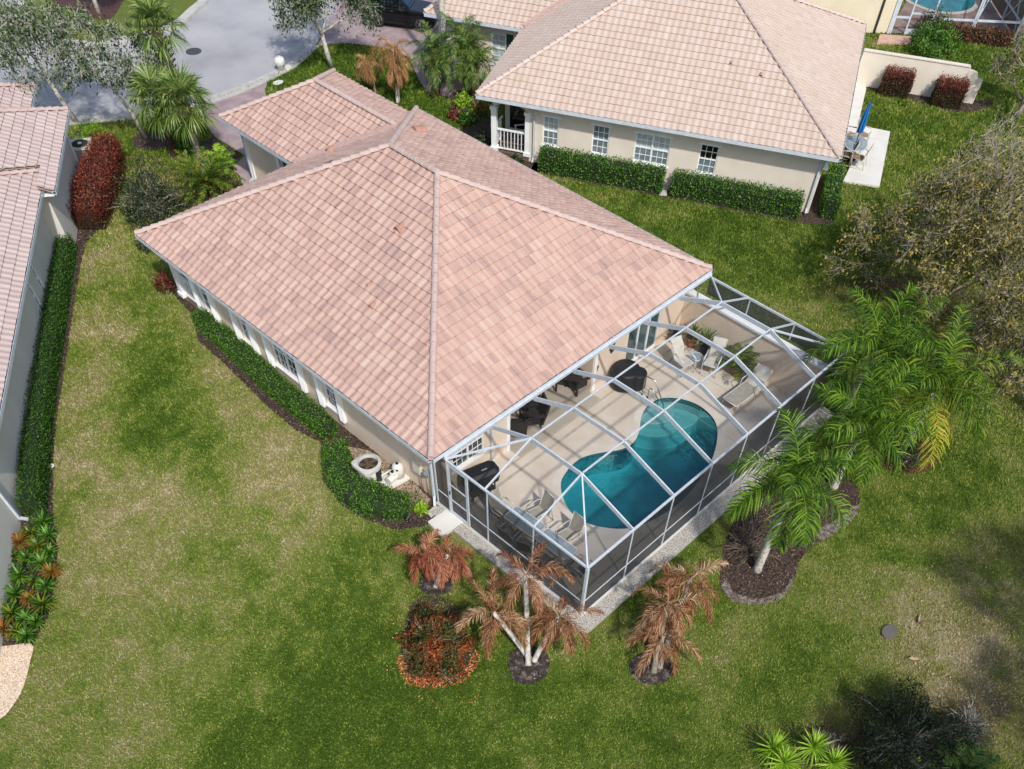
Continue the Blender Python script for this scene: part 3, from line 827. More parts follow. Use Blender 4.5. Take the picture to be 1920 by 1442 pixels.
BED_PALM_C = smooth_poly([(0.13, -8.31), (0.50, -8.21), (0.93, -8.37), (1.19, -8.79), (1.09, -9.22), (0.72, -9.43), (0.27, -9.33), (-0.03, -8.96), (-0.06, -8.60)], 3)
BED_QUEEN = smooth_poly([(6.21, -7.39), (4.54, -8.37), (4.35, -9.04), (4.77, -9.67), (5.52, -10.09), (6.43, -9.95), (7.20, -9.64), (8.44, -9.66), (9.66, -9.92), (10.68, -9.75), (11.40, -9.13), (11.45, -8.47), (11.24, -7.83), (9.75, -6.80), (7.95, -6.95)], 3)
BED_BIG = smooth_poly([(12.98, -8.95), (13.02, -10.01), (13.77, -10.54), (14.59, -10.53), (15.54, -9.87), (15.73, -8.88), (14.37, -8.33)], 3)
BED_RING = smooth_poly([(5.74, 28.24), (6.33, 28.53), (7.00, 28.26), (7.35, 27.50), (7.07, 26.86), (6.39, 26.60), (5.67, 27.08), (5.53, 27.61)], 3)
BED_DRIVE = [(8.02, 25.84), (8.79, 25.81), (8.85, 23.50), (7.87, 23.15), (7.88, 23.67), (7.40, 24.52)]
BED_FRONT = smooth_poly([(4.38, 27.08), (5.44, 27.09), (5.74, 25.80), (6.03, 24.23), (7.57, 24.10), (7.65, 22.06), (6.17, 20.36), (2.87, 20.01), (1.44, 20.26), (1.78, 22.17), (2.92, 24.64)], 2)
BED_ISLE = smooth_poly([(12.03, 48.57), (10.82, 45.33), (10.78, 43.79), (11.20, 42.45), (11.58, 40.78), (12.80, 41.29), (15.68, 45.32)], 3)
BED_PORCH = smooth_poly([(20.11, 21.10), (21.21, 20.72), (20.23, 18.30), (18.48, 15.94), (18.88, 13.76), (18.41, 12.74), (16.96, 13.32), (17.37, 15.93), (18.42, 18.49)], 2)
BED_NHEDGE = [(NBX(-.38, 13.7)), (NBX(-.40, .5)), (NBX(-.1, -.7)), (NBX(3.8, -.8)), (NBX(3.8, .6)), (NBX(.6, .6)), (NBX(.6, 13.7))]
BED_WALL = smooth_poly([(37.94, 7.13), (37.29, 6.39), (37.58, 5.30), (38.02, 4.25), (38.14, 2.86), (38.57, 1.68), (39.64, 0.85), (40.88, 0.65), (41.29, 1.39), (40.63, 1.36), (38.23, 6.86)], 2)
PATIO = [(28.11, 1.99), (28.98, 0.52), (33.99, 2.91), (33.32, 4.42), (37.10, 6.24), (38.62, 7.34), (36.79, 8.18), (32.25, 5.26), (30.32, 2.78)]
POOL = [(4.03, -1.84), (3.61, -2.30), (3.28, -2.98), (3.27, -3.64), (3.54, -4.23), (4.00, -4.78), (4.58, -5.09), (5.34, -5.28), (6.38, -5.37), (7.46, -5.22), (8.34, -5.02), (9.14, -4.70), (9.93, -4.22), (10.35, -3.78), (10.56, -3.27), (10.60, -2.75), (10.47, -2.26), (10.23, -1.87), (9.89, -1.57), (9.45, -1.47), (8.93, -1.52), (8.46, -1.74), (8.11, -1.98), (7.82, -2.16), (7.47, -2.31), (7.08, -2.34), (6.69, -2.22), (6.36, -2.01), (5.94, -1.75), (5.44, -1.55), (4.89, -1.55), (4.44, -1.66)]
POOL = smooth_poly(POOL, 3)
FPOOL_BASE = [(44.24, 9.20), (47.53, 5.54), (49.15, 3.49), (59.36, 5.26), (58.13, 13.43)]
DECK = [(.36, .5), (.36, -6.15), (13.72, -6.15), (13.72, .5)]

EXC = [STREET, DRIVE1, DRIVE2, BED_HEDGE, BED_LEFT, BED_PEBBLE, BED_PALM_A, BED_PALM_B, BED_PALM_C, BED_QUEEN, BED_RING, BED_DRIVE,
       BED_PORCH, BED_NHEDGE, BED_WALL, PATIO, FPOOL_BASE, [(-.1, .5), (-.1, -6.75), (13.9, -6.75), (13.9, 21.2), (7.8, 21.2), (7.8, 15.9), (.5, 15.9)],
       [(NBX(.4, .4)), (NBX(13.6, .4)), (NBX(13.6, 21)), (NBX(7.8, 21)), (NBX(7.8, 16)), (NBX(.4, 16))]]

# where the lawn is straw coloured (+) or lush (-): x, y, radius, amount
DRY = [(0.14, 20.43, 1.60, 0.40), (-3.14, 16.68, 1.70, 0.45), (-5.18, 13.52, 1.60, 0.55), (-6.99, 10.71, 1.50, 0.60), (-7.87, 8.14, 1.60, 0.55), (-8.09, 5.82, 1.80, 0.55), (-9.81, 5.74, 1.50, 0.45), (-5.99, 7.28, 1.40, 0.45),
       (-1.48, 9.11, 1.20, 0.40), (-1.98, 6.16, 1.50, 0.55), (-2.68, 4.03, 1.50, 0.50), (-0.99, 11.52, 1.10, 0.40), (-0.10, 14.67, 1.00, 0.40), (-4.67, 3.69, 1.60, 0.35), (-3.75, 6.82, 1.30, 0.30), (-7.89, -1.31, 0.55, 0.60),
       (0.14, 19.38, 1.20, -0.25), (-1.21, 14.82, 1.10, -0.30), (-3.62, 12.81, 0.90, -0.25), (-4.30, 6.65, 1.20, -0.30), (-5.17, 3.87, 1.20, -0.25), (-6.89, 4.02, 1.20, -0.20), (1.71, 21.11, 1.60, -0.30), (-0.64, 17.10, 1.40, -0.35), (-2.28, 12.77, 1.40, -0.55), (-3.86, 10.64, 1.50, -0.50), (-3.39, 8.65, 1.00, -0.40), (-5.33, 10.18, 0.80, -0.30), (-5.39, 0.48, 2.00, -0.05),
       (-5.92, -2.27, 2.20, -0.45), (-8.19, -3.20, 2.60, -0.55), (-5.54, -5.15, 2.60, -0.55), (-3.54, -7.87, 2.60, -0.50), (-1.54, -10.12, 2.40, -0.35), (-2.56, -3.75, 1.20, -0.35), (-10.03, -2.27, 2.00, -0.20), (-11.88, 1.23, 2.40, 0.25), (-9.46, 1.80, 2.20, 0.15),
       (0.26, -1.51, 1.20, -0.05), (-0.72, -6.93, 1.40, 0.05), (2.43, -9.55, 1.40, 0.25), (3.23, -8.10, 1.20, -0.35), (3.38, -11.83, 2.40, -0.25), (1.24, -12.19, 2.00, -0.10), (6.48, -11.34, 2.00, 0.10), (9.76, -10.90, 2.20, 0.00), (11.85, -11.31, 2.20, -0.25), (14.97, -12.30, 2.40, -0.30),
       (8.22, -14.50, 2.20, 0.35), (7.80, -15.98, 2.40, 0.50), (5.97, -15.20, 1.60, 0.25),
       (19.74, 4.55, 3.00, -0.45), (20.02, 0.38, 3.00, -0.50), (19.94, -2.67, 1.70, 0.10), (18.05, -2.33, 1.20, 0.10), (20.00, 7.91, 3.00, -0.10), (24.70, -0.74, 3.00, -0.45), (34.65, 2.29, 4.00, -0.45), (29.99, 1.07, 3.00, -0.10), (44.46, 2.86, 5.00, -0.50), (16.18, 28.78, 3.50, -0.60), (18.76, 24.76, 4.00, -0.60), (18.11, 20.64, 3.00, -0.50),
       (3.93, 27.50, 3.00, -0.20), (6.91, 28.12, 2.00, -0.35), (2.09, 23.03, 2.00, 0.20), (14.75, 40.02, 4.00, -0.20)]
BARE = [(20.10, -2.57, 1.30, 0.60), (12.86, -13.97, 1.20, 0.60), (7.00, -17.24, 1.50, 0.70), (9.06, -15.34, 1.30, 0.50), (23.25, -4.82, 1.80, 0.90), (22.58, -7.18, 2.00, 0.90), (20.59, -9.86, 2.00, 0.80), (22.24, -3.33, 1.20, 0.60), (2.19, -14.10, 1.20, 0.70), (3.75, -14.72, 1.60, 0.80), (5.77, -16.01, 1.20, 0.50), (-0.72, -10.82, 0.30, 0.50),
        (-3.81, -6.64, 0.30, 0.40), (-1.72, 14.40, 0.20, 0.50), (-2.92, -1.70, 0.50, 0.00)]
def field(P, L, base):
    v = np.full(len(P), base, float)
    for x, y, r, a in L: v += a * np.exp(-((P[:, 0] - x) ** 2 + (P[:, 1] - y) ** 2) / (r * r))
    return v
def dryness(P):
    f = field(P, DRY, 0.)
    far = (np.abs(P[:, 0] - 18) > 42) | (np.abs(P[:, 1] - 16) > 40)
    if far.any():
        v = np.full(len(P), .42)
        if (~far).any(): v[~far] = dryness(P[~far])
        return v
    return np.clip(.40 + .52 * np.tanh(1.15 * f) + (fnoise(P, .9, 3) - .5) * .55 + (fnoise(P, 3.1, 5) - .5) * .55 + (fnoise(P, .22, 9) - .5) * .3, 0, 1)
def bareness(P):
    return np.clip(field(P, BARE, -.12) + (fnoise(P, 1.3, 21) - .5) * .5, 0, 1)

def ground_mat():
    m, n, l, b = newmat('lawn_soil')
    b.inputs['Roughness'].default_value = .95; b.inputs['Specular IOR Level'].default_value = .1
    a = n.new('ShaderNodeAttribute'); a.attribute_name = 'dry'
    a2 = n.new('ShaderNodeAttribute'); a2.attribute_name = 'bare'
    tc = n.new('ShaderNodeTexCoord')
    t = n.new('ShaderNodeTexNoise'); t.inputs['Scale'].default_value = 13; t.inputs['Detail'].default_value = 8; t.inputs['Roughness'].default_value = .75
    l.new(tc.outputs['Object'], t.inputs['Vector'])
    ad = n.new('ShaderNodeMath'); ad.operation = 'MULTIPLY_ADD'; ad.inputs[1].default_value = 1.1
    sb = n.new('ShaderNodeMath'); sb.operation = 'SUBTRACT'; sb.inputs[1].default_value = .5
    l.new(t.outputs['Fac'], sb.inputs[0]); l.new(sb.outputs[0], ad.inputs[0]); l.new(a.outputs['Fac'], ad.inputs[2])
    r = ramp(n, [hx(c) for c in ('#374c13', '#4e6022', '#677039', '#7f784e', '#918766')])
    l.new(ad.outputs[0], r.inputs['Fac'])
    mx = n.new('ShaderNodeMix'); mx.data_type = 'RGBA'
    l.new(a2.outputs['Fac'], mx.inputs['Factor']); l.new(r.outputs[0], mx.inputs['A']); mx.inputs['B'].default_value = hx('#5b4a37')
    l.new(mx.outputs['Result'], b.inputs['Base Color'])
    bp = n.new('ShaderNodeBump'); bp.inputs['Strength'].default_value = .6; bp.inputs['Distance'].default_value = .04
    l.new(t.outputs['Fac'], bp.inputs['Height']); l.new(bp.outputs[0], b.inputs['Normal'])
    return m
gxs = np.concatenate([[-400, -200, -90, -50, -35], np.arange(-24, 60, .33), [70, 90, 130, 200, 400]])
gys = np.concatenate([[-400, -200, -90, -50, -32], np.arange(-24, 56, .33), [65, 85, 120, 200, 400]])
GX, GY = np.meshgrid(gxs, gys, indexing='ij')
PG = np.stack([GX.ravel(), GY.ravel(), np.zeros(GX.size)], 1)
ny = len(gys)
cx_ = (gxs[:-1] + gxs[1:]) / 2; cy_ = (gys[:-1] + gys[1:]) / 2
I, J = np.meshgrid(np.arange(len(gxs) - 1), np.arange(ny - 1), indexing='ij')
keep = ~((cx_[I] > .9) & (cx_[I] < 13.2) & (cy_[J] > -5.6) & (cy_[J] < 3))
I, J = I[keep], J[keep]
FG = np.stack([I * ny + J, (I + 1) * ny + J, (I + 1) * ny + J + 1, I * ny + J + 1], 1)
me = bpy.data.meshes.new('ground'); me.from_pydata(PG.tolist(), [], FG.tolist())
for nm, fn in (('dry', dryness), ('bare', bareness)):
    a = me.attributes.new(nm, 'FLOAT', 'POINT'); a.data.foreach_set('value', fn(PG).astype(np.float32))
me.materials.append(ground_mat())
go = bpy.data.objects.new('ground', me); scene.collection.objects.link(go); go['kind'] = 'structure'

def tri_mesh(name, V, dry, m, kind):                                 # V (k,3,3)
    k = len(V)
    me = bpy.data.meshes.new(name)
    me.vertices.add(3 * k); me.vertices.foreach_set('co', V.reshape(-1).astype(np.float32))
    me.loops.add(3 * k); me.loops.foreach_set('vertex_index', np.arange(3 * k, dtype=np.int32))
    me.polygons.add(k); me.polygons.foreach_set('loop_start', np.arange(0, 3 * k, 3, dtype=np.int32))
    me.update(calc_edges=True)
    a = me.attributes.new('rnd', 'FLOAT', 'FACE'); a.data.foreach_set('value', dry.astype(np.float32))
    me.materials.append(m)
    o = bpy.data.objects.new(name, me); scene.collection.objects.link(o)
    if kind: o['kind'] = kind
    return o
M_BLADE = leafmat('grass_blades', ['#4f681e', '#6f882b', '#8c983d', '#a09e5d', '#b1a57d', '#c4ba9a'], .3, .6)
def make_grass(N=560000):
    foot = [(-15.48, 1.47), (9.50, 52.98), (61.93, 6.43), (5.29, -19.50)]
    foot = np.array(foot); lo, hi = foot.min(0), foot.max(0)
    P = []
    need = N
    C = np.array(CAMLOC[:2])
    while need > 0:
        p = rng.uniform(lo, hi, (need * 3, 2))
        d2 = ((p - C) ** 2).sum(1) + 380
        p = p[rng.random(len(p)) < np.minimum(1, (900 / d2) ** 1.1)]
        p = p[inpoly(p, [tuple(q) for q in foot])]
        ok = np.ones(len(p), bool)
        for e in EXC: ok &= ~inpoly(p, e)
        p = p[ok]
        p = p[rng.random(len(p)) > bareness(np.c_[p, p[:, :1] * 0]) * .85]
        P.append(p[:need]); need -= len(p)
    P = np.concatenate(P); k = len(P)
    P3 = np.c_[P, np.zeros(k)]
    d = dryness(P3)
    far = np.sqrt(((P - C) ** 2).sum(1)) / 30
    th = rng.uniform(0, 2 * np.pi, k); h = rng.uniform(.035, .085, k) * np.clip(far, .8, 1.5); w = rng.uniform(.014, .030, k) * np.clip(far, .8, 1.6)
    ln = rng.uniform(.02, .09, k); ph = rng.uniform(0, 2 * np.pi, k)
    sx, sy = np.cos(th) * w, np.sin(th) * w
    V = np.empty((k, 3, 3))
    V[:, 0] = P3 + np.stack([sx, sy, np.zeros(k)], 1); V[:, 1] = P3 - np.stack([sx, sy, np.zeros(k)], 1)
    V[:, 2] = P3 + np.stack([np.cos(ph) * ln, np.sin(ph) * ln, h], 1)
    c = np.clip(d + rng.normal(0, .13, k) + (vnoise(P3, 9, 31) - .5) * .3 + (vnoise(P3, 4.5, 37) - .5) * .25, 0, 1)
    tri_mesh('lawn_grass', V, c, M_BLADE, 'stuff')
make_grass()

def sheet(name, poly, z, m, kind='structure', thick=0):
    bm = bmesh.new()
    vs2 = [bm.verts.new((p[0], p[1], z)) for p in poly]
    f = bm.faces.new(vs2); bm.normal_update()
    if f.normal.z < 0: f.normal_flip()
    if thick:
        r_ = bmesh.ops.extrude_face_region(bm, geom=[f])
        for v in r_['geom']:
            if isinstance(v, bmesh.types.BMVert): v.co.z -= thick
        bmesh.ops.recalc_face_normals(bm, faces=bm.faces)
    bmesh.ops.triangulate(bm, faces=[f for f in bm.faces if len(f.verts) > 4])
    me = bpy.data.meshes.new(name); bm.to_mesh(me); bm.free()
    me.materials.append(m)
    o = bpy.data.objects.new(name, me); scene.collection.objects.link(o)
    if kind: o['kind'] = kind
    return o

def ribbon(name, path, w, z, h, m, kind='structure', closed=False):
    path = [np.array(p, float) for p in path]; k = len(path); mb = MB(); V = []
    for i, p in enumerate(path):
        a = path[(i + 1) % k] if closed or i < k - 1 else p; b = path[i - 1] if closed or i else p
        d = (a - b) / np.linalg.norm(a - b); n_ = np.array([-d[1], d[0]])
        for t, zz in ((-.5, z), (-.5, z + h), (.5, z + h), (.5, z)): V.append((*(p + n_ * w * t), zz))
    F = []
    for i in range(k if closed else k - 1):
        j = (i + 1) % k
        for q in range(3): F.append((i * 4 + q, j * 4 + q, j * 4 + q + 1, i * 4 + q + 1))
    mb.add(V, F); return mb.build(name, m, kind=kind)

M_ASPH = mat('street_asphalt', '#8f8f93', '#a2a2a6', .35, .9, .3, 120, c3='#adacae', lo=.3, hi=.7)
M_CURB = mat('concrete_curb', '#a9a8a4', '#bbb9b4', 2.5, .85, .2, 60)
M_PAVER = mat('paver_drive', '#87767a', '#9a888a', 1.6, .9, .4, 25, c3='#a89697', lo=.3, hi=.7)
M_MULCH = mat('bark_mulch', '#1d1714', '#43342a', 16, .95, 1.0, 30, c3='#6b5748', lo=.35, hi=.72)
M_DIRT = mat('grey_soil', '#2a2523', '#3f3834', 5, .95, .8, 26, c3='#77706a', lo=.38, hi=.7)
M_PEB = mat('pebbles_pale', '#b99b80', '#d8c2a8', 26, .9, 1.0, 30, c3='#e8dccb', lo=.35, hi=.65)
M_DECK = mat('pool_deck_paint', '#bfb3a4', '#c8bdae', .9, .75, .1, 80, c3='#cfc6ba', lo=.3, hi=.7)
M_FOOT = mat('pebble_concrete', '#6e6a64', '#a8a39b', 34, .9, .8, 45, c3='#d2cec6', lo=.36, hi=.64)
M_SLAB = mat('white_concrete', '#cfccc4', '#d8d6d0', 1.5, .8, .1, 80)
sheet('street', STREET, .006, M_ASPH)
ribbon('curb', smooth_poly(NEAR_CURB, 4, False), .62, 0, .055, M_CURB)
sheet('island', ISLAND, .11, go.data.materials[0], thick=.1)
isl = bpy.data.objects['island']
for nm, v in (('dry', .42), ('bare', 0)):
    a = isl.data.attributes.new(nm, 'FLOAT', 'POINT'); a.data.foreach_set('value', np.full(len(isl.data.vertices), v, np.float32))
ribbon('island_curb', ISLAND, .55, .01, .13, M_CURB, closed=True)
sheet('island_mulch', BED_ISLE, .128, mat('red_mulch', '#3d2726', '#5a3a37', 9, .95, .8, 25))
sheet('driveway', DRIVE1, .012, M_PAVER)
sheet('neighbour_driveway', DRIVE2, .012, M_PAVER)
for nm, b, m, z in (('hedge_bed', BED_HEDGE, M_MULCH, .015), ('side_bed', BED_LEFT, M_MULCH, .015), ('pebble_bed', BED_PEBBLE, M_PEB, .035),
                    ('croton_bed', BED_CROTON, M_MULCH, .016), ('palm_bed', BED_PALM_A, M_DIRT, .02), ('palm_bed', BED_PALM_B, M_DIRT, .02), ('palm_bed', BED_PALM_C, M_DIRT, .02),
                    ('palm_bed', BED_QUEEN, M_MULCH, .018), ('palm_bed', BED_BIG, mat('red_litter', '#3a2018', '#5e3222', 12, .95, .9, 26), .017), ('tree_bed', BED_RING, M_MULCH, .03), ('drive_bed', BED_DRIVE, M_MULCH, .03),
                    ('front_bed', BED_FRONT, M_MULCH, .012), ('porch_bed', BED_PORCH, M_MULCH, .02), ('side_hedge_bed', BED_NHEDGE, M_MULCH, .02), ('wall_bed', BED_WALL, M_MULCH, .02)):
    sheet(nm, b, z, m)
sheet('patio_slab', PATIO, .09, M_SLAB, thick=.09)

# lumps of bark lying on the beds (one uncountable mass)
def litter(name, polys, n, m, smin, smax, z=.025, kind='stuff'):
    C = []
    for poly in polys:
        a = np.array(poly); lo, hi = a.min(0), a.max(0)
        k = int(n * np.prod(hi - lo))
        p = rng.uniform(lo, hi, (k, 2)); C.append(p[inpoly(p, poly)])
    C = np.concatenate(C); k = len(C)
    C = np.c_[C, np.full(k, z) + rng.uniform(0, .02, k)]
    A = rng.normal(size=(k, 3)); A[:, 2] *= .3; Nn = rng.normal(size=(k, 3)) * .4; Nn[:, 2] = 1
    mb = MB(); mb.leaves(C, A, Nn, rng.uniform(smin, smax, k), rng.uniform(smin * .5, smax * .5, k), rng.random(k).tolist())
    return mb.build(name, m, kind=kind)
litter('mulch_chips', [BED_HEDGE, BED_QUEEN, BED_WALL, BED_RING, BED_LEFT, BED_PALM_A, BED_PALM_B, BED_PALM_C, BED_DRIVE], 160, leafmat('bark_chip', ['#1b1411', '#2f241d', '#483a2f', '#6a5a4d', '#94867a'], 0, .9), .04, .10)
sheet('equipment_pebbles', [(-0.02, 4.69), (0.37, 4.04), (0.58, 3.00), (0.49, 1.77), (0.38, 0.75), (-0.24, 0.55), (-0.26, 1.82), (-0.49, 2.73), (-0.48, 3.89)], .022, mat('pebbles_brown', '#6b5646', '#9a8570', 24, .9, 1.0, 30, c3='#bfae9a', lo=.35, hi=.65))
for pl in ([(4.86, -8.39), (4.54, -8.88), (4.89, -9.58), (5.64, -10.00), (6.50, -9.87), (6.09, -10.06), (5.37, -10.11), (4.71, -9.72), (4.23, -9.07), (4.46, -8.44)], [(8.45, -9.44), (9.04, -9.37), (9.69, -9.59), (10.48, -9.62), (10.72, -9.73), (10.26, -9.88), (9.60, -9.96), (8.87, -9.80), (8.36, -9.71)]):
    sheet('pale_soil', pl, .024, mat('pale_soil', '#4f4742', '#71675f', 7, .95, .6, 30, c3='#968c84', lo=.35, hi=.68))
litter('pebbles', [BED_PEBBLE], 500, leafmat('pebble', ['#a5876c', '#cbb195', '#e3d3bd', '#efe6d8'], 0, .8), .03, .07, .04)

# pool deck with the pool cut out
def ring_fill(name, outer, inner, z, m, kind=None, parent=None, drop=0):
    bm = bmesh.new(); ed = []
    for loop in (outer, inner):
        v = [bm.verts.new((p[0], p[1], z)) for p in loop]
        ed += [bm.edges.new((v[i], v[(i + 1) % len(v)])) for i in range(len(v))]
    bmesh.ops.triangle_fill(bm, edges=ed, use_beauty=True)
    for f in bm.faces:
        if f.normal.z < 0: f.normal_flip()
    if drop:
        k = len(outer); bm.verts.ensure_lookup_table(); top_ = [bm.verts[i] for i in range(k)]
        low = [bm.verts.new((p[0], p[1], z - drop)) for p in outer]
        for i in range(k): bm.faces.new((top_[i], low[i], low[(i + 1) % k], top_[(i + 1) % k]))
    me = bpy.data.meshes.new(name); bm.to_mesh(me); bm.free(); me.materials.append(m)
    o = bpy.data.objects.new(name, me); scene.collection.objects.link(o)
    if kind: o['kind'] = kind
    if parent: o.parent = parent
    return o
ring_fill('pool_deck', DECK, POOL, .1, M_DECK, 'structure', drop=.12)
pc = np.array(POOL).mean(0)
def scl(poly, k): return [tuple(pc + (np.array(p) - pc) * k) for p in poly]
def offs(poly, d):
    a = np.array(poly); t = np.roll(a, -1, 0) - np.roll(a, 1, 0); t /= np.linalg.norm(t, axis=1, keepdims=True)
    n_ = np.stack([t[:, 1], -t[:, 0]], 1)
    ar = .5 * np.sum(a[:, 0] * np.roll(a[:, 1], -1) - np.roll(a[:, 0], -1) * a[:, 1])
    return [tuple(p) for p in a + n_ * d * (1 if ar > 0 else -1)]
ring_fill('pool_coping', offs(POOL, .26), offs(POOL, -.03), .108, mat('coping', '#c5bbad', '#cfc7bb', 2, .7, .1, 60), 'structure')
lf = MB(); lf.box((3.91, -.02, .1), (8.19, 3.59, .118)); lf.build('lanai_floor', mat('lanai_paint', '#a39a8f', '#aea598', 1.2, .6), kind='structure')
st = MB(); st.box((.6, -.52, .1), (13.3, -.40, .106)); st.box((.6, -.10, .1), (13.3, -.03, .107)); st.build('deck_drain', mat('drain_strip', '#b5aca0', '#a39a8e', 4, .7), kind='structure')
jm = MB()
for x in (4.3, 8.1, 10.0, 12.0): jm.box((x, -6.0, .1), (x + .012, -5.2 if 3 < x < 9.9 else -.55, .104))
jm.build('deck_joint', mat('joint_dark', '#8e857a'), kind='structure')
bs = MB(); k = len(POOL)
V = [(p[0], p[1], .1) for p in POOL] + [(p[0], p[1], -.12) for p in POOL]
bs.add(V, [(i, k + i, k + (i + 1) % k, (i + 1) % k) for i in range(k)])
bs.build('pool_tile_band', mat('pool_tile', '#1f4d57', '#2b6069', 9, .3), kind='structure')
bs = MB(); PB = offs(POOL, -.12)
V = [(p[0], p[1], -.12) for p in POOL] + [(p[0], p[1], -.95) for p in POOL] + [(p[0], p[1], -1.10) for p in PB]
F = [(j * k + i, (j + 1) * k + i, (j + 1) * k + (i + 1) % k, j * k + (i + 1) % k) for j in range(2) for i in range(k)] + [tuple(2 * k + i for i in range(k))]
bs.add(V, F)
M_PLAS = mat('pool_plaster', '#87a6a4', '#94b0ad', 1.5, .7)
bs.build('pool_basin', M_PLAS, kind='structure')
ST_C = np.array((9.55, -1.52)); BN_C = np.array((10.21, -1.96))
for r_, zt in ((1.62, -.72), (1.22, -.47), (.82, -.22)):
    mb = MB(); mb.lathe((*ST_C, 0), [(r_, -1.09), (r_, zt - .03), (r_ - .03, zt)], 40); mb.build('pool_step', M_PLAS, kind='structure')
mb = MB(); mb.lathe((*BN_C, 0), [(1.05, -1.08), (1.05, -.43), (1.02, -.40)], 40); mb.build('pool_bench', M_PLAS, kind='structure')
m, n, l, b = newmat('pool_water')
tr = n.new('ShaderNodeBsdfTransparent'); gl_ = n.new('ShaderNodeBsdfGlossy'); gl_.inputs['Roughness'].default_value = .03
fr_ = n.new('ShaderNodeFresnel'); fr_.inputs['IOR'].default_value = 1.33
tx = n.new('ShaderNodeTexNoise'); tx.inputs['Scale'].default_value = 3.5; tx.inputs['Detail'].default_value = 3
tcw = n.new('ShaderNodeTexCoord'); l.new(tcw.outputs['Object'], tx.inputs['Vector'])
bpw = n.new('ShaderNodeBump'); bpw.inputs['Strength'].default_value = .3; bpw.inputs['Distance'].default_value = .05
l.new(tx.outputs['Fac'], bpw.inputs['Height']); l.new(bpw.outputs[0], gl_.inputs['Normal']); l.new(bpw.outputs[0], fr_.inputs['Normal'])
mxw = n.new('ShaderNodeMixShader'); l.new(fr_.outputs[0], mxw.inputs[0]); l.new(tr.outputs[0], mxw.inputs[1]); l.new(gl_.outputs[0], mxw.inputs[2])
l.new(mxw.outputs[0], n['Material Output'].inputs['Surface'])
va = n.new('ShaderNodeVolumeAbsorption'); va.inputs['Color'].default_value = (.0, .775, .85, 1); va.inputs['Density'].default_value = 1.15
l.new(va.outputs[0], n['Material Output'].inputs['Volume'])
M_WATER = m
wt = MB(); wt.prism(offs(POOL, -.004), -1.06, -.02); wt.build('pool_water', M_WATER, kind='structure')
# exposed-pebble footing round the cage
def footing():
    o = [(-.04, .3), (-.04, -6.35)] + [(-.04 + .3 - .3 * math.cos(t), -6.35 - .3 * math.sin(t)) for t in np.linspace(0, math.pi / 2, 7)[1:]] + [(13.9, -6.65), (13.9, -6.16), (.35, -6.16), (.35, .3)]
    sheet('footing', o, .095, M_FOOT, thick=.095)
footing()
sheet('door_step', [(-0.40, 0.03), (0.59, -0.02), (0.43, -0.79), (-0.51, -0.76)], .125, M_SLAB, thick=.12)
# ------------------------------------------------------------------ pool cage
S_ROOF = screenmat('roof_screen', .09, '#3a3d40')
S_WALL = screenmat('wall_screen', .60, '#1d1f22')
S_SIDE = screenmat('dense_screen', .85, '#1f262b')
cage = thing('pool_cage', 'white framed screen cage with dark mesh walls over the swimming pool', 'pool enclosure', (7, -3, .1))
XS = [.43, 2.43, 4.33, 6.25, 8.09, 9.98, 12.0, 13.93]
YF, ZR, ZT, Y1, Y2, YH = -6.08, 2.43, 3.2, -1.9, -3.96, -.15
def cg(name, fn, m=M_ALU):
    mb = MB(); fn(mb); return mb.build(name, m, cage, root=cage)
cg('header_rail', lambda mb: mb.bar((.40, YH, 2.53), (13.96, YH, 2.53), .05, .10))
cg('eave_rail', lambda mb: mb.bar((.40, YF, ZR), (13.96, YF, ZR), .06, .075))
cg('eave_rail', lambda mb: mb.bar((XS[0], YF + .05, ZR), (XS[0], YH - .035, ZR), .06, .075))
cg('eave_rail', lambda mb: mb.bar((XS[7], YF + .05, ZR), (XS[7], YH - .035, ZR), .06, .075))
for i in range(1, 7):
    x = XS[i]
    def beam(mb):
        P = [(x, YH - .03, 2.58), (x, Y1, ZT), (x, Y2, ZT), (x, YF + .03, ZR + .06)]
        for a, b in zip(P, P[1:]):
            mb.bar(Vector(a) - Vector((0, 0, .08)), Vector(b) - Vector((0, 0, .08)), .042, .15)
    cg('roof_beam', beam)
for y in (Y1, Y2):
    for i in range(1, 6):
        cg('purlin', lambda mb: mb.bar((XS[i] + .03, y, ZT - .02), (XS[i + 1] - .03, y, ZT - .02), .042, .05))
for xe, xb in ((XS[0], XS[1]), (XS[7], XS[6])):
    for p, q in (((xb, Y1, ZT - .03), (xe, Y1, ZR + .02)), ((xb, Y2, ZT - .03), (xe, Y2, ZR + .02)), ((xb, Y1, ZT - .03), (xe, YH - .02, ZR + .05)), ((xb, Y2, ZT - .03), (xe, YF + .02, ZR + .05))):
        cg('hip_rafter', lambda mb: mb.bar(p, q, .045, .055))
def post(x, y, z0=.1, w=.045, d=.045): cg('post', lambda mb: mb.box((x - w / 2, y - d / 2, z0), (x + w / 2, y + d / 2, ZR - .04)))
post(XS[0], YF, .1, .085, .085)
for x in XS[1:7]: post(x, YF)
post(XS[7] - .13, YF, .1, .08, .08)
LY = [-.31, -1.26, Y1 - .06, Y2]
for y in (Y2, -2.0): post(XS[0], y)
for y in (-2.0, Y2): post(XS[7] - .03, y, 1.8)
D0, D1 = -.22, -1.12                                                   # the screen door in the left wall
post(XS[0], D0, .1, .07, .06); post(XS[0], D1, .1, .07, .06); post(XS[0], YH + .55 - .0, .1, .05, .05)
for a, b in zip(XS, XS[1:]): cg('chair_rail', lambda mb: mb.bar((a + .03, YF, .78), (b - .03, YF, .78), .035, .035))
for a, b in ((D1, -2.0), (-2.0, Y2), (Y2, YF)): cg('chair_rail', lambda mb: mb.bar((XS[0], a - .03, .78), (XS[0], b + .03, .78), .035, .035))
cg('chair_rail', lambda mb: mb.bar((XS[0], .36, .78), (XS[0], D0 + .04, .78), .035, .035))
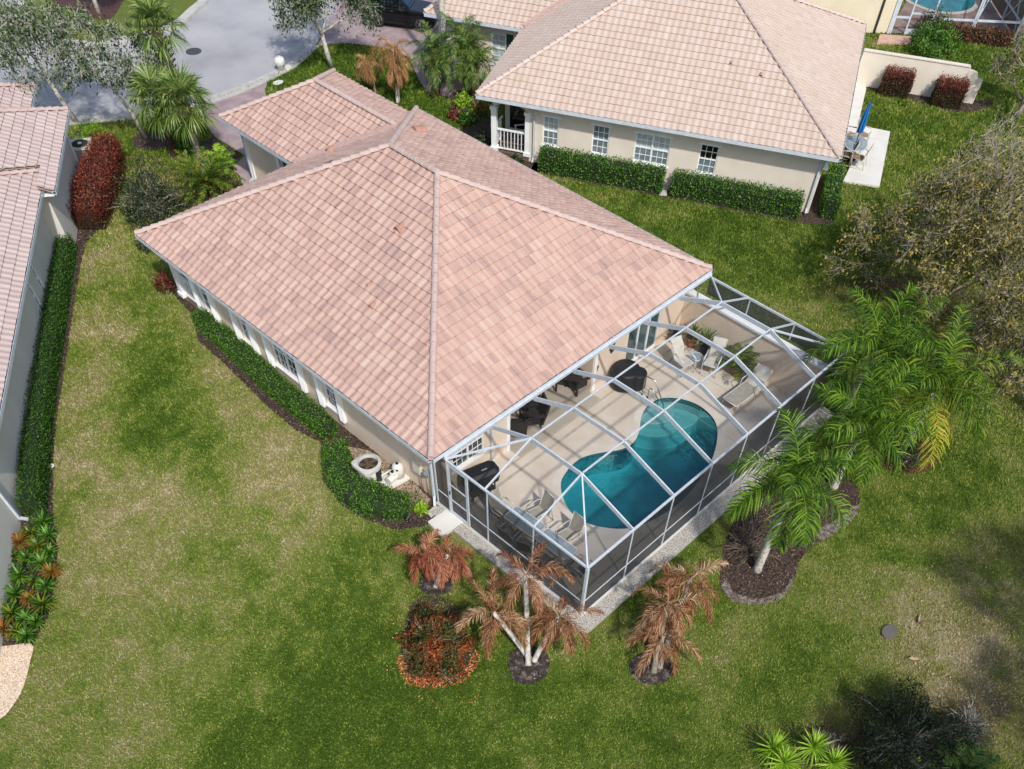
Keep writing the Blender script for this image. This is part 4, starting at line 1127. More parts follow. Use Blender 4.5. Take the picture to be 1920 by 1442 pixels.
cg('sole_rail', lambda mb: mb.bar((.4, YF, .125), (13.85, YF, .125), .06, .045))
cg('sole_rail', lambda mb: (mb.bar((XS[0], YF + .06, .125), (XS[0], D1 - .04, .125), .06, .045), mb.bar((XS[0], D0 + .04, .125), (XS[0], .45, .125), .06, .045)))
dr = MB()
xd = XS[0]
for y in (D0 - .065, D1 + .065): dr.box((xd - .02, y - .03, .115), (xd + .02, y + .03, 2.33))
for z0, z1 in ((.115, .27), (.78, .83), (1.45, 1.5), (2.28, 2.33)): dr.box((xd - .019, D1 + .095, z0), (xd + .019, D0 - .095, z1))
door = dr.build('screen_door', M_ALU, cage, root=cage)
h = MB(); h.bar((xd - .05, D0 - .065, 1.05), (xd - .05, D0 - .065, 1.2), .02, .02); h.box((xd - .04, D0 - .08, 1.09), (xd - .021, D0 - .05, 1.16)); h.build('handle', M_DARK, door, root=cage)
def scr(m, *P):
    mb = MB(); mb.add(P, [tuple(range(len(P)))]); return mb.build('screen_panel', m, cage, root=cage)
e = .01
for i in range(1, 6):
    a, b = XS[i], XS[i + 1]
    scr(S_ROOF, (a, YH, 2.56), (b, YH, 2.56), (b, Y1, ZT - e), (a, Y1, ZT - e))
    scr(S_ROOF, (a, Y1, ZT - e), (b, Y1, ZT - e), (b, Y2, ZT - e), (a, Y2, ZT - e))
    scr(S_ROOF, (a, Y2, ZT - e), (b, Y2, ZT - e), (b, YF, ZR + .05), (a, YF, ZR + .05))
for xe, xb in ((XS[0], XS[1]), (XS[7], XS[6])):
    scr(S_ROOF, (xe, YH, ZR + .04), (xb, YH, 2.56), (xb, Y1, ZT - e)); scr(S_ROOF, (xe, YH, ZR + .04), (xb, Y1, ZT - e), (xe, Y1, ZR + .04))
    scr(S_ROOF, (xe, Y1, ZR + .04), (xb, Y1, ZT - e), (xb, Y2, ZT - e), (xe, Y2, ZR + .04)); scr(S_ROOF, (xe, Y2, ZR + .04), (xb, Y2, ZT - e), (xe, YF, ZR + .04))
    scr(S_ROOF, (xe, YF, ZR + .04), (xb, Y2, ZT - e), (xb, YF, ZR + .05))
for a, b in zip(XS, XS[1:]):
    for z0, z1 in ((.14, .78), (.78, 2.4)): scr(S_WALL, (a, YF, z0), (b, YF, z0), (b, YF, z1), (a, YF, z1))
for a, b in ((.42, D0), (D1, -2.0), (-2.0, Y2), (Y2, YF)):
    for z0, z1 in ((.14, .78), (.78, 2.4)): scr(S_WALL, (xd, a, z0), (xd, b, z0), (xd, b, z1), (xd, a, z1))
mb = MB(); mb.add([(xd, D0 - .095, .27), (xd, D1 + .095, .27), (xd, D1 + .095, 2.28), (xd, D0 - .095, 2.28)], [(0, 1, 2, 3)]); mb.build('screen_panel', S_WALL, door, root=cage)
for a, b in ((YH, -2.0), (-2.0, Y2), (Y2, YF)): scr(S_SIDE, (XS[7] - .03, a, 1.8), (XS[7] - .03, b, 1.8), (XS[7] - .03, b, 2.4), (XS[7] - .03, a, 2.4))

# ------------------------------------------------------------------ pool furniture
M_FRAME = mat('cream_metal_frame', '#c9c6bd', '#b8b5ac', 6, .4)
M_SLING = mat('grey_sling', '#8f8a80', '#a09b90', 5, .8, .2, 120)
M_SLINGP = mat('pale_sling', '#b9b5ab', '#c6c2b8', 5, .8, .2, 120)
m, n, l, b = newmat('table_glass')
b.inputs['Base Color'].default_value = hx('#8ea0ac'); b.inputs['Roughness'].default_value = .08; b.inputs['Alpha'].default_value = .55
M_TGLASS = m
M_COVER = mat('black_cover', '#0d0e11', '#17191d', 5, .55, .3, 20)
M_WICK = mat('dark_wicker', '#1a1715', '#2a2522', 30, .7, .6, 60)
M_CHROME = mat('brushed_steel', '#b9bcc0', None, rough=.22, metal=1)
DZ = .1
def patio_chair(label, x, y, ang, frame, sling, lounge=False, group='sling chairs on the pool deck', z=DZ):
    t = thing('patio_chair', label, 'chair', (x, y, z), ang, group)
    L = .12 if lounge else 0
    for s in (-1, 1):
        mb = MB(); yy = s * .29
        mb.tube([(.30 + L, yy, .02), (.31 + L, yy, .55), (.27 + L, yy, .62), (-.18, yy, .66), (-.27, yy, .62), (-.40 - L, yy, .02)], .017, 6)
        mb.tube([(.30 + L, yy, .02), (-.40 - L, yy, .02)], .015, 6)
        mb.bar((.26 + L, yy, .635), (-.16, yy, .675), .05, .02)
        mb.build('arm_frame', frame, t, smooth=True)
    mb = MB()
    mb.tube([(.28 + L, -.26, .43), (-.22, -.26, .37), (-.42 - L * 1.6, -.26, 1.0)], .014, 6); mb.tube([(.28 + L, .26, .43), (-.22, .26, .37), (-.42 - L * 1.6, .26, 1.0)], .014, 6)
    mb.tube([(.28 + L, -.26, .43), (.28 + L, .26, .43)], .013, 6); mb.tube([(-.42 - L * 1.6, -.26, 1.0), (-.42 - L * 1.6, .26, 1.0)], .013, 6)
    mb.build('seat_frame', frame, t, smooth=True)
    def sl(P, nm):
        mb = MB(); K = len(P)
        V = [(x_, yy, z_) for yy in (-.245, .245) for x_, z_ in P] + [(x_, yy, z_ - .012) for yy in (-.245, .245) for x_, z_ in P]
        F = []
        for i in range(K - 1):
            F += [(i, i + 1, K + i + 1, K + i), (2 * K + i, 3 * K + i, 3 * K + i + 1, 2 * K + i + 1)]
        mb.add(V, F); mb.build(nm, sling, t)
    sl([(.28 + L, .44), (.1, .405), (-.1, .385), (-.215, .385)], 'seat')
    sl([(-.222, .39), (-.27, .52), (-.34, .76), (-.415 - L * 1.6, .995)], 'backrest')
    return t
def glass_table(label, c, size, ang, h=.72):
    t = thing('glass_table', label, 'table', (c[0], c[1], DZ), ang, 'glass tables in the pool cage')
    a, b = size[0] / 2, size[1] / 2; r = .1
    P = []
    for cx, cy, t0 in ((a - r, b - r, 0), (-a + r, b - r, 90), (-a + r, -b + r, 180), (a - r, -b + r, 270)):
        for q in range(5): P.append((cx + r * math.cos(R(t0 + q * 22.5)), cy + r * math.sin(R(t0 + q * 22.5))))
    mb = MB(); mb.prism([(x * .97, y * .985) for x, y in P], h - .008, h + .004); mb.build('glass_top', M_TGLASS, t)
    mb = MB(); mb.tube([(x, y, h) for x, y in P + P[:2]], .018, 6); mb.build('rim', M_FRAME, t, smooth=True)
    for sx in (-1, 1):
        for sy in (-1, 1):
            mb = MB(); mb.tube([(sx * (a - .06), sy * (b - .1), h - .02), (sx * (a - .09), sy * (b - .2), h * .5), (sx * (a - .04), sy * (b - .12), 0)], .018, 6); mb.build('leg', M_FRAME, t, smooth=True)
TA = R(90)
glass_table('oblong glass table nearer the grill, touching the other glass table', TC1, (1.28, .66), TA + .04)
glass_table('oblong glass table nearer the cage corner, with one end to the other table', TC2, (1.28, .62), TA + .02)
for (lab, (x, y), ang) in (
    ('grey sling chair at the head of the glass tables, nearest the grill', CH1, -88), ('grey sling chair between the pool and the first glass table', CH2, 172),
    ('grey sling chair between the pool and the corner glass table', CH3, 175), ('grey sling chair by the cage wall, at the first glass table', CH4, 8),
    ('grey sling chair by the cage wall, set back where the two glass tables meet', CH5, 20), ('grey sling chair by the cage wall, at the corner glass table', CH6, -5),
    ('grey sling chair at the end of the glass tables, by the cage corner post', CH7, 95)):
    patio_chair(lab, x, y, R(ang), M_FRAME, M_SLING, group='sling chairs around the glass tables')
patio_chair('pale high back sling chair in the sun, left of the small round table', RC1[0], RC1[1], R(-105), M_ALU, M_SLINGP, True)
patio_chair('pale high back sling chair beside the potted palm, right of the small round table', RC2[0], RC2[1], R(-160), M_ALU, M_SLINGP, True)
t = thing('side_table', 'small round glass side table between two pale sling chairs', 'table', (*RT, DZ))
mb = MB(); mb.lathe((0, 0, 0), [(.24, .44), (.24, .452)], 24); mb.build('glass_top', M_TGLASS, t)
mb = MB(); mb.tube([(.25 * math.cos(a), .25 * math.sin(a), .445) for a in np.linspace(0, 2 * math.pi, 21)], .015, 6); mb.build('rim', M_ALU, t, smooth=True)
for k in range(3):
    a = k * 2.09; mb = MB(); mb.tube([(.23 * math.cos(a), .23 * math.sin(a), .43), (.12 * math.cos(a), .12 * math.sin(a), .22), (.22 * math.cos(a), .22 * math.sin(a), 0)], .013, 6); mb.build('leg', M_ALU, t, smooth=True)
# chaise longue
t = thing('chaise_longue', 'grey sling chaise longue by the privacy wall, under the palm fronds', 'sun lounger', (*CZ, DZ), R(178))
mb = MB()
for s in (-1, 1):
    mb.tube([(1.35, s * .32, .34), (0, s * .32, .34), (-.62, s * .32, .84)], .02, 6)
mb.tube([(1.35, -.32, .34), (1.35, .32, .34)], .02, 6); mb.tube([(-.62, -.32, .84), (-.62, .32, .84)], .02, 6)
mb.build('frame', M_FRAME, t, smooth=True)
mb = MB(); mb.rbox((.68, 0, .345), (1.3, .6, .02)); mb.build('seat', M_SLING, t)
mb = MB(); mb.add([(0, -.3, .35), (0, .3, .35), (-.62, .3, .85), (-.62, -.3, .85), (0, -.3, .335), (0, .3, .335), (-.62, .3, .835), (-.62, -.3, .835)], [(0, 1, 2, 3), (7, 6, 5, 4), (0, 4, 5, 1), (1, 5, 6, 2), (2, 6, 7, 3), (3, 7, 4, 0)]); mb.build('backrest', M_SLINGP, t)
for x in (1.2, -.05):
    for s in (-1, 1):
        mb = MB(); mb.tube([(x, s * .32, .34), (x + .06, s * .32, 0)], .018, 6); mb.build('leg', M_FRAME, t, smooth=True)
for s in (-1, 1):
    mb = MB(); mb.tube([(-.2, s * .34, .36), (-.12, s * .36, .58), (.22, s * .36, .58), (.3, s * .34, .36)], .017, 6); mb.build('armrest', M_ALU, t, smooth=True)
# covered grill
t = thing('grill', 'black covered barbecue grill on wheels by the rear windows', 'grill', (*GRL, DZ), R(-14))
P = [(-.62, -.16), (-.48, -.31), (.48, -.31), (.62, -.16), (.62, .16), (.48, .31), (-.48, .31), (-.62, .16)]
mb = MB(); V = [(x * 1.03, y * 1.03, .62) for x, y in P] + [(x, y, 1.02) for x, y in P] + [(x * .86, y * .7, 1.13) for x, y in P]
F = [(j * 8 + i, j * 8 + (i + 1) % 8, (j + 1) * 8 + (i + 1) % 8, (j + 1) * 8 + i) for j in range(2) for i in range(8)] + [tuple(range(7, -1, -1)), tuple(range(16, 24))]
mb.add(V, F); cv = mb.build('cover', M_COVER, t)
mb = MB(); mb.rbox((.1, -.08, 1.134), (.2, .05, .004)); mb.build('badge', mat('badge_grey', '#8b8f94'), cv)
mb = MB(); mb.rbox((0, 0, .2), (.9, .42, .03)); mb.build('shelf', M_DARK, t)
for sx in (-1, 1):
    for sy in (-1, 1):
        mb = MB(); mb.bar((sx * .42, sy * .2, .06), (sx * .42, sy * .2, .62), .04, .04); mb.build('leg', M_DARK, t)
for sy in (-1, 1):
    for sx in (-1, 1):
        mb = MB(); mb.tube([(sx * .46, sy * .2 - .02, .07), (sx * .46, sy * .2 + .02, .07)], .07, 12); mb.build('wheel', M_CHROME, t, smooth=False)
# covered round table set
t = thing('covered_table', 'round table and chair under a black cover outside the lanai', 'covered table', (*RND, DZ))
mb = MB(); mb.lathe((0, 0, 0), [(.56, .12), (.54, .7), (.50, .76), (0.02, .80)], 32); mb.build('cover', M_COVER, t, smooth=False)
mb = MB(); mb.lathe((.22, -.42, 0), [(.33, .1), (.32, .66), (.29, .71), (.02, .74)], 24); mb.build('chair_cover', M_COVER, t)
mb = MB(); mb.tube([(0, 0, 0), (0, 0, .2)], .3, 16); mb.build('base', M_DARK, t)
# wicker club chairs in the lanai
def club(label, x, y, ang):
    t = thing('wicker_chair', label, 'chair', (x, y, .118), R(ang), 'dark wicker chairs in the lanai')
    mb = MB(); mb.rbox((0, 0, .3), (.62, .5, .2)); mb.build('seat', M_WICK, t)
    mb = MB(); mb.add([(-.28, -.36, .2), (-.28, .36, .2), (-.5, .40, 1.0), (-.5, -.40, 1.0), (-.36, -.36, .2), (-.36, .36, .2), (-.58, .40, 1.0), (-.58, -.40, 1.0)], [(0, 1, 2, 3), (7, 6, 5, 4), (0, 4, 5, 1), (1, 5, 6, 2), (2, 6, 7, 3), (3, 7, 4, 0)]); mb.build('backrest', M_WICK, t)
    for s in (-1, 1):
        mb = MB(); mb.bar((-.36, s * .32, .6), (.34, s * .34, .6), .11, .06); mb.bar((.32, s * .33, .0), (.32, s * .33, .57), .07, .06); mb.build('armrest', M_WICK, t)
    for sx in (-.3, .27):
        for sy in (-.25, .25):
            mb = MB(); mb.bar((sx, sy, 0), (sx, sy, .2), .05, .05); mb.build('leg', M_WICK, t)
club('dark wicker armchair in the lanai nearest the white column by the windows', LC1[0], LC1[1], 40)
club('dark wicker armchair turned toward the pool between two others in the lanai', LC2[0], LC2[1], 150)
club('dark wicker armchair standing deepest in the shade of the lanai', LC3[0], LC3[1], -80)
club('dark wicker armchair at the far end of the lanai by the white pilaster', LC4[0], LC4[1], 170)
t = thing('dark_table', 'dark square table near the far end of the lanai', 'table', (*LT, .118))
mb = MB(); mb.rbox((0, 0, .70), (1.0, 1.0, .05), .5); mb.build('tabletop', M_WICK, t)
for a in range(4):
    mb = MB(); q = .5 + math.pi / 4 + a * math.pi / 2; mb.bar((.56 * math.cos(q), .56 * math.sin(q), 0), (.56 * math.cos(q), .56 * math.sin(q), .675), .06, .06); mb.build('leg', M_WICK, t)
# hand rails by the pool steps
for lab, p, q, hh in (('taller bent steel handrail by the pool steps', HR1, HR2, .85), ('shorter bent steel handrail by the pool steps', HR3, HR4, .45)):
    p, q = np.array(p), np.array(q); d = q - p
    t = thing('handrail', lab, 'handrail', (*p, DZ), 0, 'handrails at the pool')
    mb = MB(); mb.tube([(0, 0, 0), (d[0] * .02, d[1] * .02, hh - .08), (d[0] * .1, d[1] * .1, hh), (d[0] * .45, d[1] * .45, hh - .05), (d[0], d[1], -.1 if hh > .5 else .1), (d[0] * 1.02, d[1] * 1.02, -.33)], .021, 8)
    mb.build('rail', M_CHROME, t, smooth=True)
    mb = MB(); mb.lathe((0, 0, 0), [(.05, 0), (.045, .012)], 12); mb.build('flange', M_CHROME, t)
# hose box / plant stand things against the right wall come with the plants

# ------------------------------------------------------------------ service corner by the left wall
M_WPL = mat('white_plastic', '#d9d9d4', '#cdcdc6', 4, .5)
t = thing('air_conditioner', 'round topped white air conditioner behind the clipped shrubs', 'air conditioner', (*ACU, 0))
mb = MB(); mb.rbox((0, 0, .04), (1.0, 1.0, .08)); mb.build('pad', M_SLAB, t)
mb = MB(); mb.lathe((0, 0, .08), [(.37, 0), (.38, .02), (.38, .66), (.36, .68)], 32); mb.build('coil_grille', mat('dark_grille', '#1b1d1f', '#2c2f31', 40, .6, .8, 60), t, smooth=False)
mb = MB()
for a0, a1 in ((.0, 2.6),):
    for k in range(12):
        a, b_ = 2.2 + k * .2, 2.2 + (k + 1) * .2
        mb.quad((.392 * math.cos(a), .392 * math.sin(a), .08), (.392 * math.cos(b_), .392 * math.sin(b_), .08), (.392 * math.cos(b_), .392 * math.sin(b_), .76), (.392 * math.cos(a), .392 * math.sin(a), .76))
mb.build('side_panel', M_WPL, t)
mb = MB(); K = 36; V = []                                            # flat white top with a round opening
for q in range(K):
    a = 2 * math.pi * q / K; ca, sa = math.cos(a), math.sin(a)
    rs = .44 / max(abs(ca), abs(sa)) if ca < .25 else .44
    rs = min(rs, .56)
    V += [(ca * rs, sa * rs, .74), (ca * rs, sa * rs, .85), (ca * .345, sa * .345, .88), (ca * .325, sa * .325, .76)]
mb.add(V, [(q * 4 + j, ((q + 1) % K) * 4 + j, ((q + 1) % K) * 4 + j + 1, q * 4 + j + 1) for q in range(K) for j in range(3)])
mb.build('top_panel', mat('aged_white_metal', '#b3b2ab', '#c2c1ba', 6, .55), t)
mb = MB(); mb.lathe((0, 0, .74), [(.33, 0), (.33, .01)], 32); fan = mb.build('fan_guard', mat('rusty_fan', '#150f0c', '#2a1c15', 12, .8), t)
mb = MB()
for k in range(5): mb.rbox((.16 * math.cos(k * 1.257), .16 * math.sin(k * 1.257), .78), (.28, .13, .012), k * 1.257)
mb.lathe((0, 0, .76), [(.09, 0), (.09, .06)], 14); mb.build('fan', mat('fan_blade', '#4a3a31', '#63513f', 8, .6), fan)
t = thing('pool_pump', 'white pool pump with black knobs beside the tan wall', 'pool pump', (*PMP, 0))
mb = MB(); mb.rbox((0, 0, .05), (1.1, .6, .1), -.1); mb.build('pad', M_SLAB, t)
mb = MB(); mb.lathe((.22, 0, .1), [(.2, 0), (.2, .42), (.15, .52), (.02, .56)], 20); mb.build('filter_tank', M_WPL, t, smooth=True)
mb = MB(); mb.tube([(-.32, -.1, .28), (.05, -.05, .28)], .13, 16); mb.lathe((-.06, -.06, .3), [(.1, 0), (.1, .16), (.02, .18)], 14); mb.build('motor', M_WPL, t, smooth=False)
for x, y in ((.22, .0), (.10, -.12), (-.06, -.06)):
    mb = MB(); mb.lathe((x, y, .5 if x != .22 else .64), [(.05, 0), (.05, .05)], 10); mb.build('knob', M_COVER, t)
mb = MB(); mb.tube([(.2, .2, .3), (-.3, .25, .3), (-.3, .25, .05)], .035, 8); mb.tube([(.35, .1, .3), (.5, .2, .3), (.5, .2, .04)], .03, 8); mb.tube([(-.45, -.1, .28), (-.55, .1, .28), (-.55, .1, .03)], .03, 8); mb.build('pipe', M_WPL, t, smooth=True)
t = thing('electric_box', 'cream electric box and grey round meter on the tan wall by the corner', 'electric meter', (.5, 1.2, .95))
mb = MB(); mb.box((-.16, -.08, -.05), (-.004, .28, .5)); mb.build('box', mat('cream_box', '#d8cdbd', '#cfc3b1', 4, .6), t)
mb = MB(); mb.box((-.1, -.42, .02), (-.004, -.2, .3)); mb.lathe((-.1, -.31, .16), [(0.01, 0)], 4); mb.build('meter_box', mat('grey_box', '#9ba09e', '#868b89', 5, .5), t)
mb = MB(); mb.tube([(-.1, -.31, .17), (-.2, -.31, .17)], .1, 16); mb.build('meter_dial', mat('meter_glass', '#6d7274', '#8a8f90', 5, .2), t)
mb = MB(); mb.tube([(-.05, .1, -.05), (-.05, .1, -.9)], .02, 8); mb.tube([(-.05, -.3, .02), (-.05, -.3, -.9)], .022, 8); mb.tube([(-.05, 0, -.05), (-.05, -.02, -.9)], .018, 8); mb.build('conduit', mat('conduit_tan', '#b9a58f', '#a8947e', 5, .6), t, smooth=True)
tag(sheet('splash_block', [(-0.11, 0.41), (0.31, 0.40), (0.30, 0.17), (-0.17, 0.14)], .07, M_CURB, None, thick=.05), 'grey splash block below the corner downspout', 'splash block')
t = thing('garden_spotlight', 'small black garden spotlight in the mulch by the white step', 'spotlight', (*SPT, 0))
mb = MB(); mb.tube([(0, 0, .1), (.16, .05, .16)], [.07, .09], 12); mb.build('lamp_head', M_COVER, t); mb = MB(); mb.tube([(.02, 0, 0), (.05, 0, .1)], .02, 6); mb.build('stake', M_COVER, t)
def nrm_(a): return a / (np.linalg.norm(a, axis=-1, keepdims=True) + 1e-9)

def frond(mb, base, az, el, L, droop, n=36, ll=.5, lw=.03, spread=.85, hang=.5, c=(.1, .9), rr=.016, up_=.15, plum=0, sway=0):
    K = 12
    t = np.linspace(0, 1, K + 1)
    e_ = el - droop * t ** 1.25; a_ = az + sway * t
    D = np.stack([np.cos(e_) * np.cos(a_), np.cos(e_) * np.sin(a_), np.sin(e_)], 1)
    P = np.array(base) + np.concatenate([[np.zeros(3)], np.cumsum((D[:-1] + D[1:]) / 2 * L / K, 0)])
    mb.tube(P.tolist(), (rr * (1.05 - t * .85)).tolist(), 4, True, float(rng.uniform(*c)))
    tt = np.concatenate([np.linspace(.14, .99, n)] * 2) + rng.normal(0, .006, 2 * n)
    tt = np.clip(tt, .1, 1)
    sgn = np.repeat([1., -1.], n)
    i = np.minimum((tt * K).astype(int), K - 1); f = (tt * K - i)[:, None]
    B = P[i] * (1 - f) + P[i + 1] * f; T = nrm_(D[i] * (1 - f) + D[i + 1] * f)
    S = nrm_(np.cross(T, np.array([0, 0, 1.]) + rng.normal(0, .03, (2 * n, 3)))); U = np.cross(S, T)
    if plum: ang = rng.normal(0, plum, 2 * n)[:, None]
    else: ang = rng.normal(0, .1, 2 * n)[:, None]
    side = S * np.cos(ang) + U * np.sin(ang)
    fw_ = (.35 + .75 * tt)[:, None]
    d = nrm_(side * sgn[:, None] * spread + T * fw_ * .8 + U * up_ + rng.normal(0, .07, (2 * n, 3)))
    ln = ll * np.clip(np.sin(np.pi * (.14 + .80 * tt)), .25, 1) ** .7 * rng.uniform(.8, 1.15, 2 * n)
    ln = ln[:, None]
    g = np.array([0, 0, -1.])
    d2 = nrm_(d + g * hang * rng.uniform(.5, 1.4, (2 * n, 1)))
    d3 = nrm_(d2 + g * hang * rng.uniform(.5, 1.6, (2 * n, 1)))
    w = np.cross(d, U); w = nrm_(w + rng.normal(0, .25, w.shape)) * lw / 2
    p0 = B; p1 = B + d * ln * .4; p2 = p1 + d2 * ln * .33; p3 = p2 + d3 * ln * .3
    V = np.stack([p0 - w * .6, p0 + w * .6, p1 + w, p1 - w, p2 + w * .8, p2 - w * .8, p3], 1).reshape(-1, 3)
    k = 2 * n; o = np.arange(k) * 7
    F = np.stack([o, o + 1, o + 2, o + 3], 1).tolist() + np.stack([o + 3, o + 2, o + 4, o + 5], 1).tolist() + np.stack([o + 5, o + 4, o + 6], 1).tolist()
    r = rng.uniform(c[0], c[1], k)
    mb.add(V, F, np.concatenate([r, r, r]).tolist())

def fan_leaf(mb, base, az, el, Lp, Rf, n=30, c=(.1, .9), droop=.5, w=.05):
    d = np.array([math.cos(el) * math.cos(az), math.cos(el) * math.sin(az), math.sin(el)])
    base = np.array(base, float)
    hub = base + d * Lp + np.array([0, 0, -.12 * Lp * droop])
    mb.tube([base, base + d * Lp * .5 + np.array([0, 0, .02]), hub], [.02, .015, .01], 4, True, c[0])
    s = np.cross(d, [0, 0, 1]); s = s / np.linalg.norm(s); u = np.cross(s, d)
    a = np.linspace(-2.0, 2.0, n) + rng.normal(0, .03, n)
    f2 = d * .8 - u * .45 * droop; f2 /= np.linalg.norm(f2)
    D = np.cos(a)[:, None] * f2 + np.sin(a)[:, None] * s + u * (.18 * np.abs(np.sin(a)))[:, None]
    D = nrm_(D)
    ln = (Rf * (.72 + .28 * np.cos(a * .7)) * rng.uniform(.88, 1.06, n))[:, None]
    g = np.array([0, 0, -1.])
    d2 = nrm_(D + g * droop * rng.uniform(.4, 1.3, (n, 1)))
    W = nrm_(np.cross(D, u)) * w / 2
    p0 = np.repeat(hub[None], n, 0); p1 = p0 + D * ln * .62; p2 = p1 + d2 * ln * .4
    V = np.stack([p0 - W * .25, p0 + W * .25, p1 + W, p1 - W, p2], 1).reshape(-1, 3); o = np.arange(n) * 5
    F = np.stack([o, o + 1, o + 2, o + 3], 1).tolist() + np.stack([o + 3, o + 2, o + 4], 1).tolist()
    r = rng.uniform(c[0], c[1], n)
    mb.add(V, F, np.concatenate([r, r]).tolist())

def trunk_tube(base, top, r0, r1, n=9, bend=.0, rings=.0, bulge=None):
    base, top = np.array(base, float), np.array(top, float); mb = MB(); pts = []; rad = []
    K = 26
    for i in range(K + 1):
        t = i / K
        p = base + (top - base) * t; p[2] = base[2] + (top[2] - base[2]) * t
        p[:2] += (np.array([top[1] - base[1], base[0] - top[0]]) * 0 + bend * math.sin(math.pi * t))
        r = r0 + (r1 - r0) * t
        if i == 0: r *= 1.25
        if bulge: r += bulge[1] * math.exp(-((t - bulge[0]) / bulge[2]) ** 2)
        pts.append(p); rad.append(r * (1 + (rings if i % 2 else 0)))
    mb.tube(pts, rad, n)
    return mb

def palm(name, label, base, tops, nf, L, mleaf, bark, kind='queen', group=None, cat='palm', r=.1, c=(.05, .95)):
    t = thing(name, label, cat, (base[0], base[1], 0), 0, group)
    for k_, top in enumerate(tops):
        b = (base[0] + (0 if len(tops) == 1 else .12 * math.cos(k_ * 2.4 + 1)), base[1] + (0 if len(tops) == 1 else .12 * math.sin(k_ * 2.4 + 1)), 0)
        trunk_tube(b, top, r, r * .8, rings=.05, bend=.03).build('trunk', bark, t, root=t, smooth=True)
        mb = MB(); tp = np.array(top)
        off = rng.uniform(0, 6.28)
        for i in range(nf):
            f = i / max(1, nf - 1); az = off + i * 2.39996 + rng.normal(0, .15)
            if kind == 'queen':
                el = R(78) - f * R(95) + rng.normal(0, .08); cq = (c[0], c[1] * .72) if f < .8 or mleaf is not L_PALMY else (.66, 1)
                frond(mb, tp, az, el, L * rng.uniform(.82, 1.08), R(75) + f * R(35) + rng.normal(0, .12), n=50, ll=.74, lw=.034, hang=.65, c=cq, rr=.022, plum=.45, sway=rng.normal(0, .25))
            elif kind == 'dead':
                el = R(48) - f * R(88) + rng.normal(0, .18); cm = rng.uniform(.25, .75)
                frond(mb, tp, az, el, L * rng.uniform(.75, 1.1), R(80) + f * R(55) + rng.normal(0, .2), n=50, ll=.40, lw=.017, spread=.42, hang=.9, c=(max(0, cm - .36), cm + .26), rr=.012, plum=.7, up_=.3, sway=rng.normal(0, .3))
            elif kind == 'date':
                el = R(75) - f * R(85) + rng.normal(0, .1)
                frond(mb, tp, az, el, L * rng.uniform(.8, 1.1), R(70) + f * R(40) + rng.normal(0, .12), n=40, ll=.36, lw=.026, spread=.7, hang=.3, c=c, rr=.014, plum=.25, sway=rng.normal(0, .2))
        mb.build('crown', mleaf, t, root=t)
    return t

def sabal(label, base, top, nf, Lp, Rf, boots, group, r=.17):
    t = thing('cabbage_palm', label, 'palm', (base[0], base[1], 0), 0, group)
    trunk_tube((*base, 0), top, r, r * .95, n=10, rings=.06).build('trunk', boots[0], t, root=t, smooth=False)
    if len(boots) > 1:
        mb = MB(); b = np.array([*base, 0.]); tp = np.array(top)
        for i in range(90):
            f = .52 + .47 * i / 90; p = b + (tp - b) * f; az = i * 2.4
            rr = r * (1.0 + 1.1 * math.sin(math.pi * min(1, (f - .45) / .56)))
            d = np.array([math.cos(az), math.sin(az), 0])
            q0 = p + d * r * .7; q1 = p + d * rr * 1.15 + np.array([0, 0, .16])
            mb.bar(q0, q1, .07, .03)
        mb.build('old_leaf_bases', boots[1], t, root=t)
    mb = MB(); off = rng.uniform(0, 6)
    for i in range(nf):
        f = i / (nf - 1)
        fan_leaf(mb, np.array(top), off + i * 2.39996, R(80) - f * R(95), Lp * rng.uniform(.8, 1.1), Rf * rng.uniform(.85, 1.1), c=(.05 + .1 * (1 - f), .85 + .1 * (1 - f)), droop=.5 + f * .6)
    mb.build('crown', L_SABAL, t, root=t)
    return t

def rosette(mb, c0, n, L, w, el0, el1, col, droop=1.0):
    off = rng.uniform(0, 6)
    for i in range(n):
        f = i / n; az = off + i * 2.39996; el = el0 + (el1 - el0) * f + rng.normal(0, .1); K = 4
        p = np.array(c0, float); s = np.array([-math.sin(az), math.cos(az), 0.]); V = []
        l_ = L * rng.uniform(.75, 1.15)
        for k in range(K + 1):
            t = k / K; ww = w * (.5 + 1.2 * t) * (1 - t) * 1.9 + .002
            V += [p - s * ww / 2, p + s * ww / 2]
            e = el - droop * t
            p = p + np.array([math.cos(e) * math.cos(az), math.cos(e) * math.sin(az), math.sin(e)]) * l_ / K
        F = [(2 * k, 2 * k + 1, 2 * k + 3, 2 * k + 2) for k in range(K)]
        mb.add(V, F, float(rng.uniform(*col)))

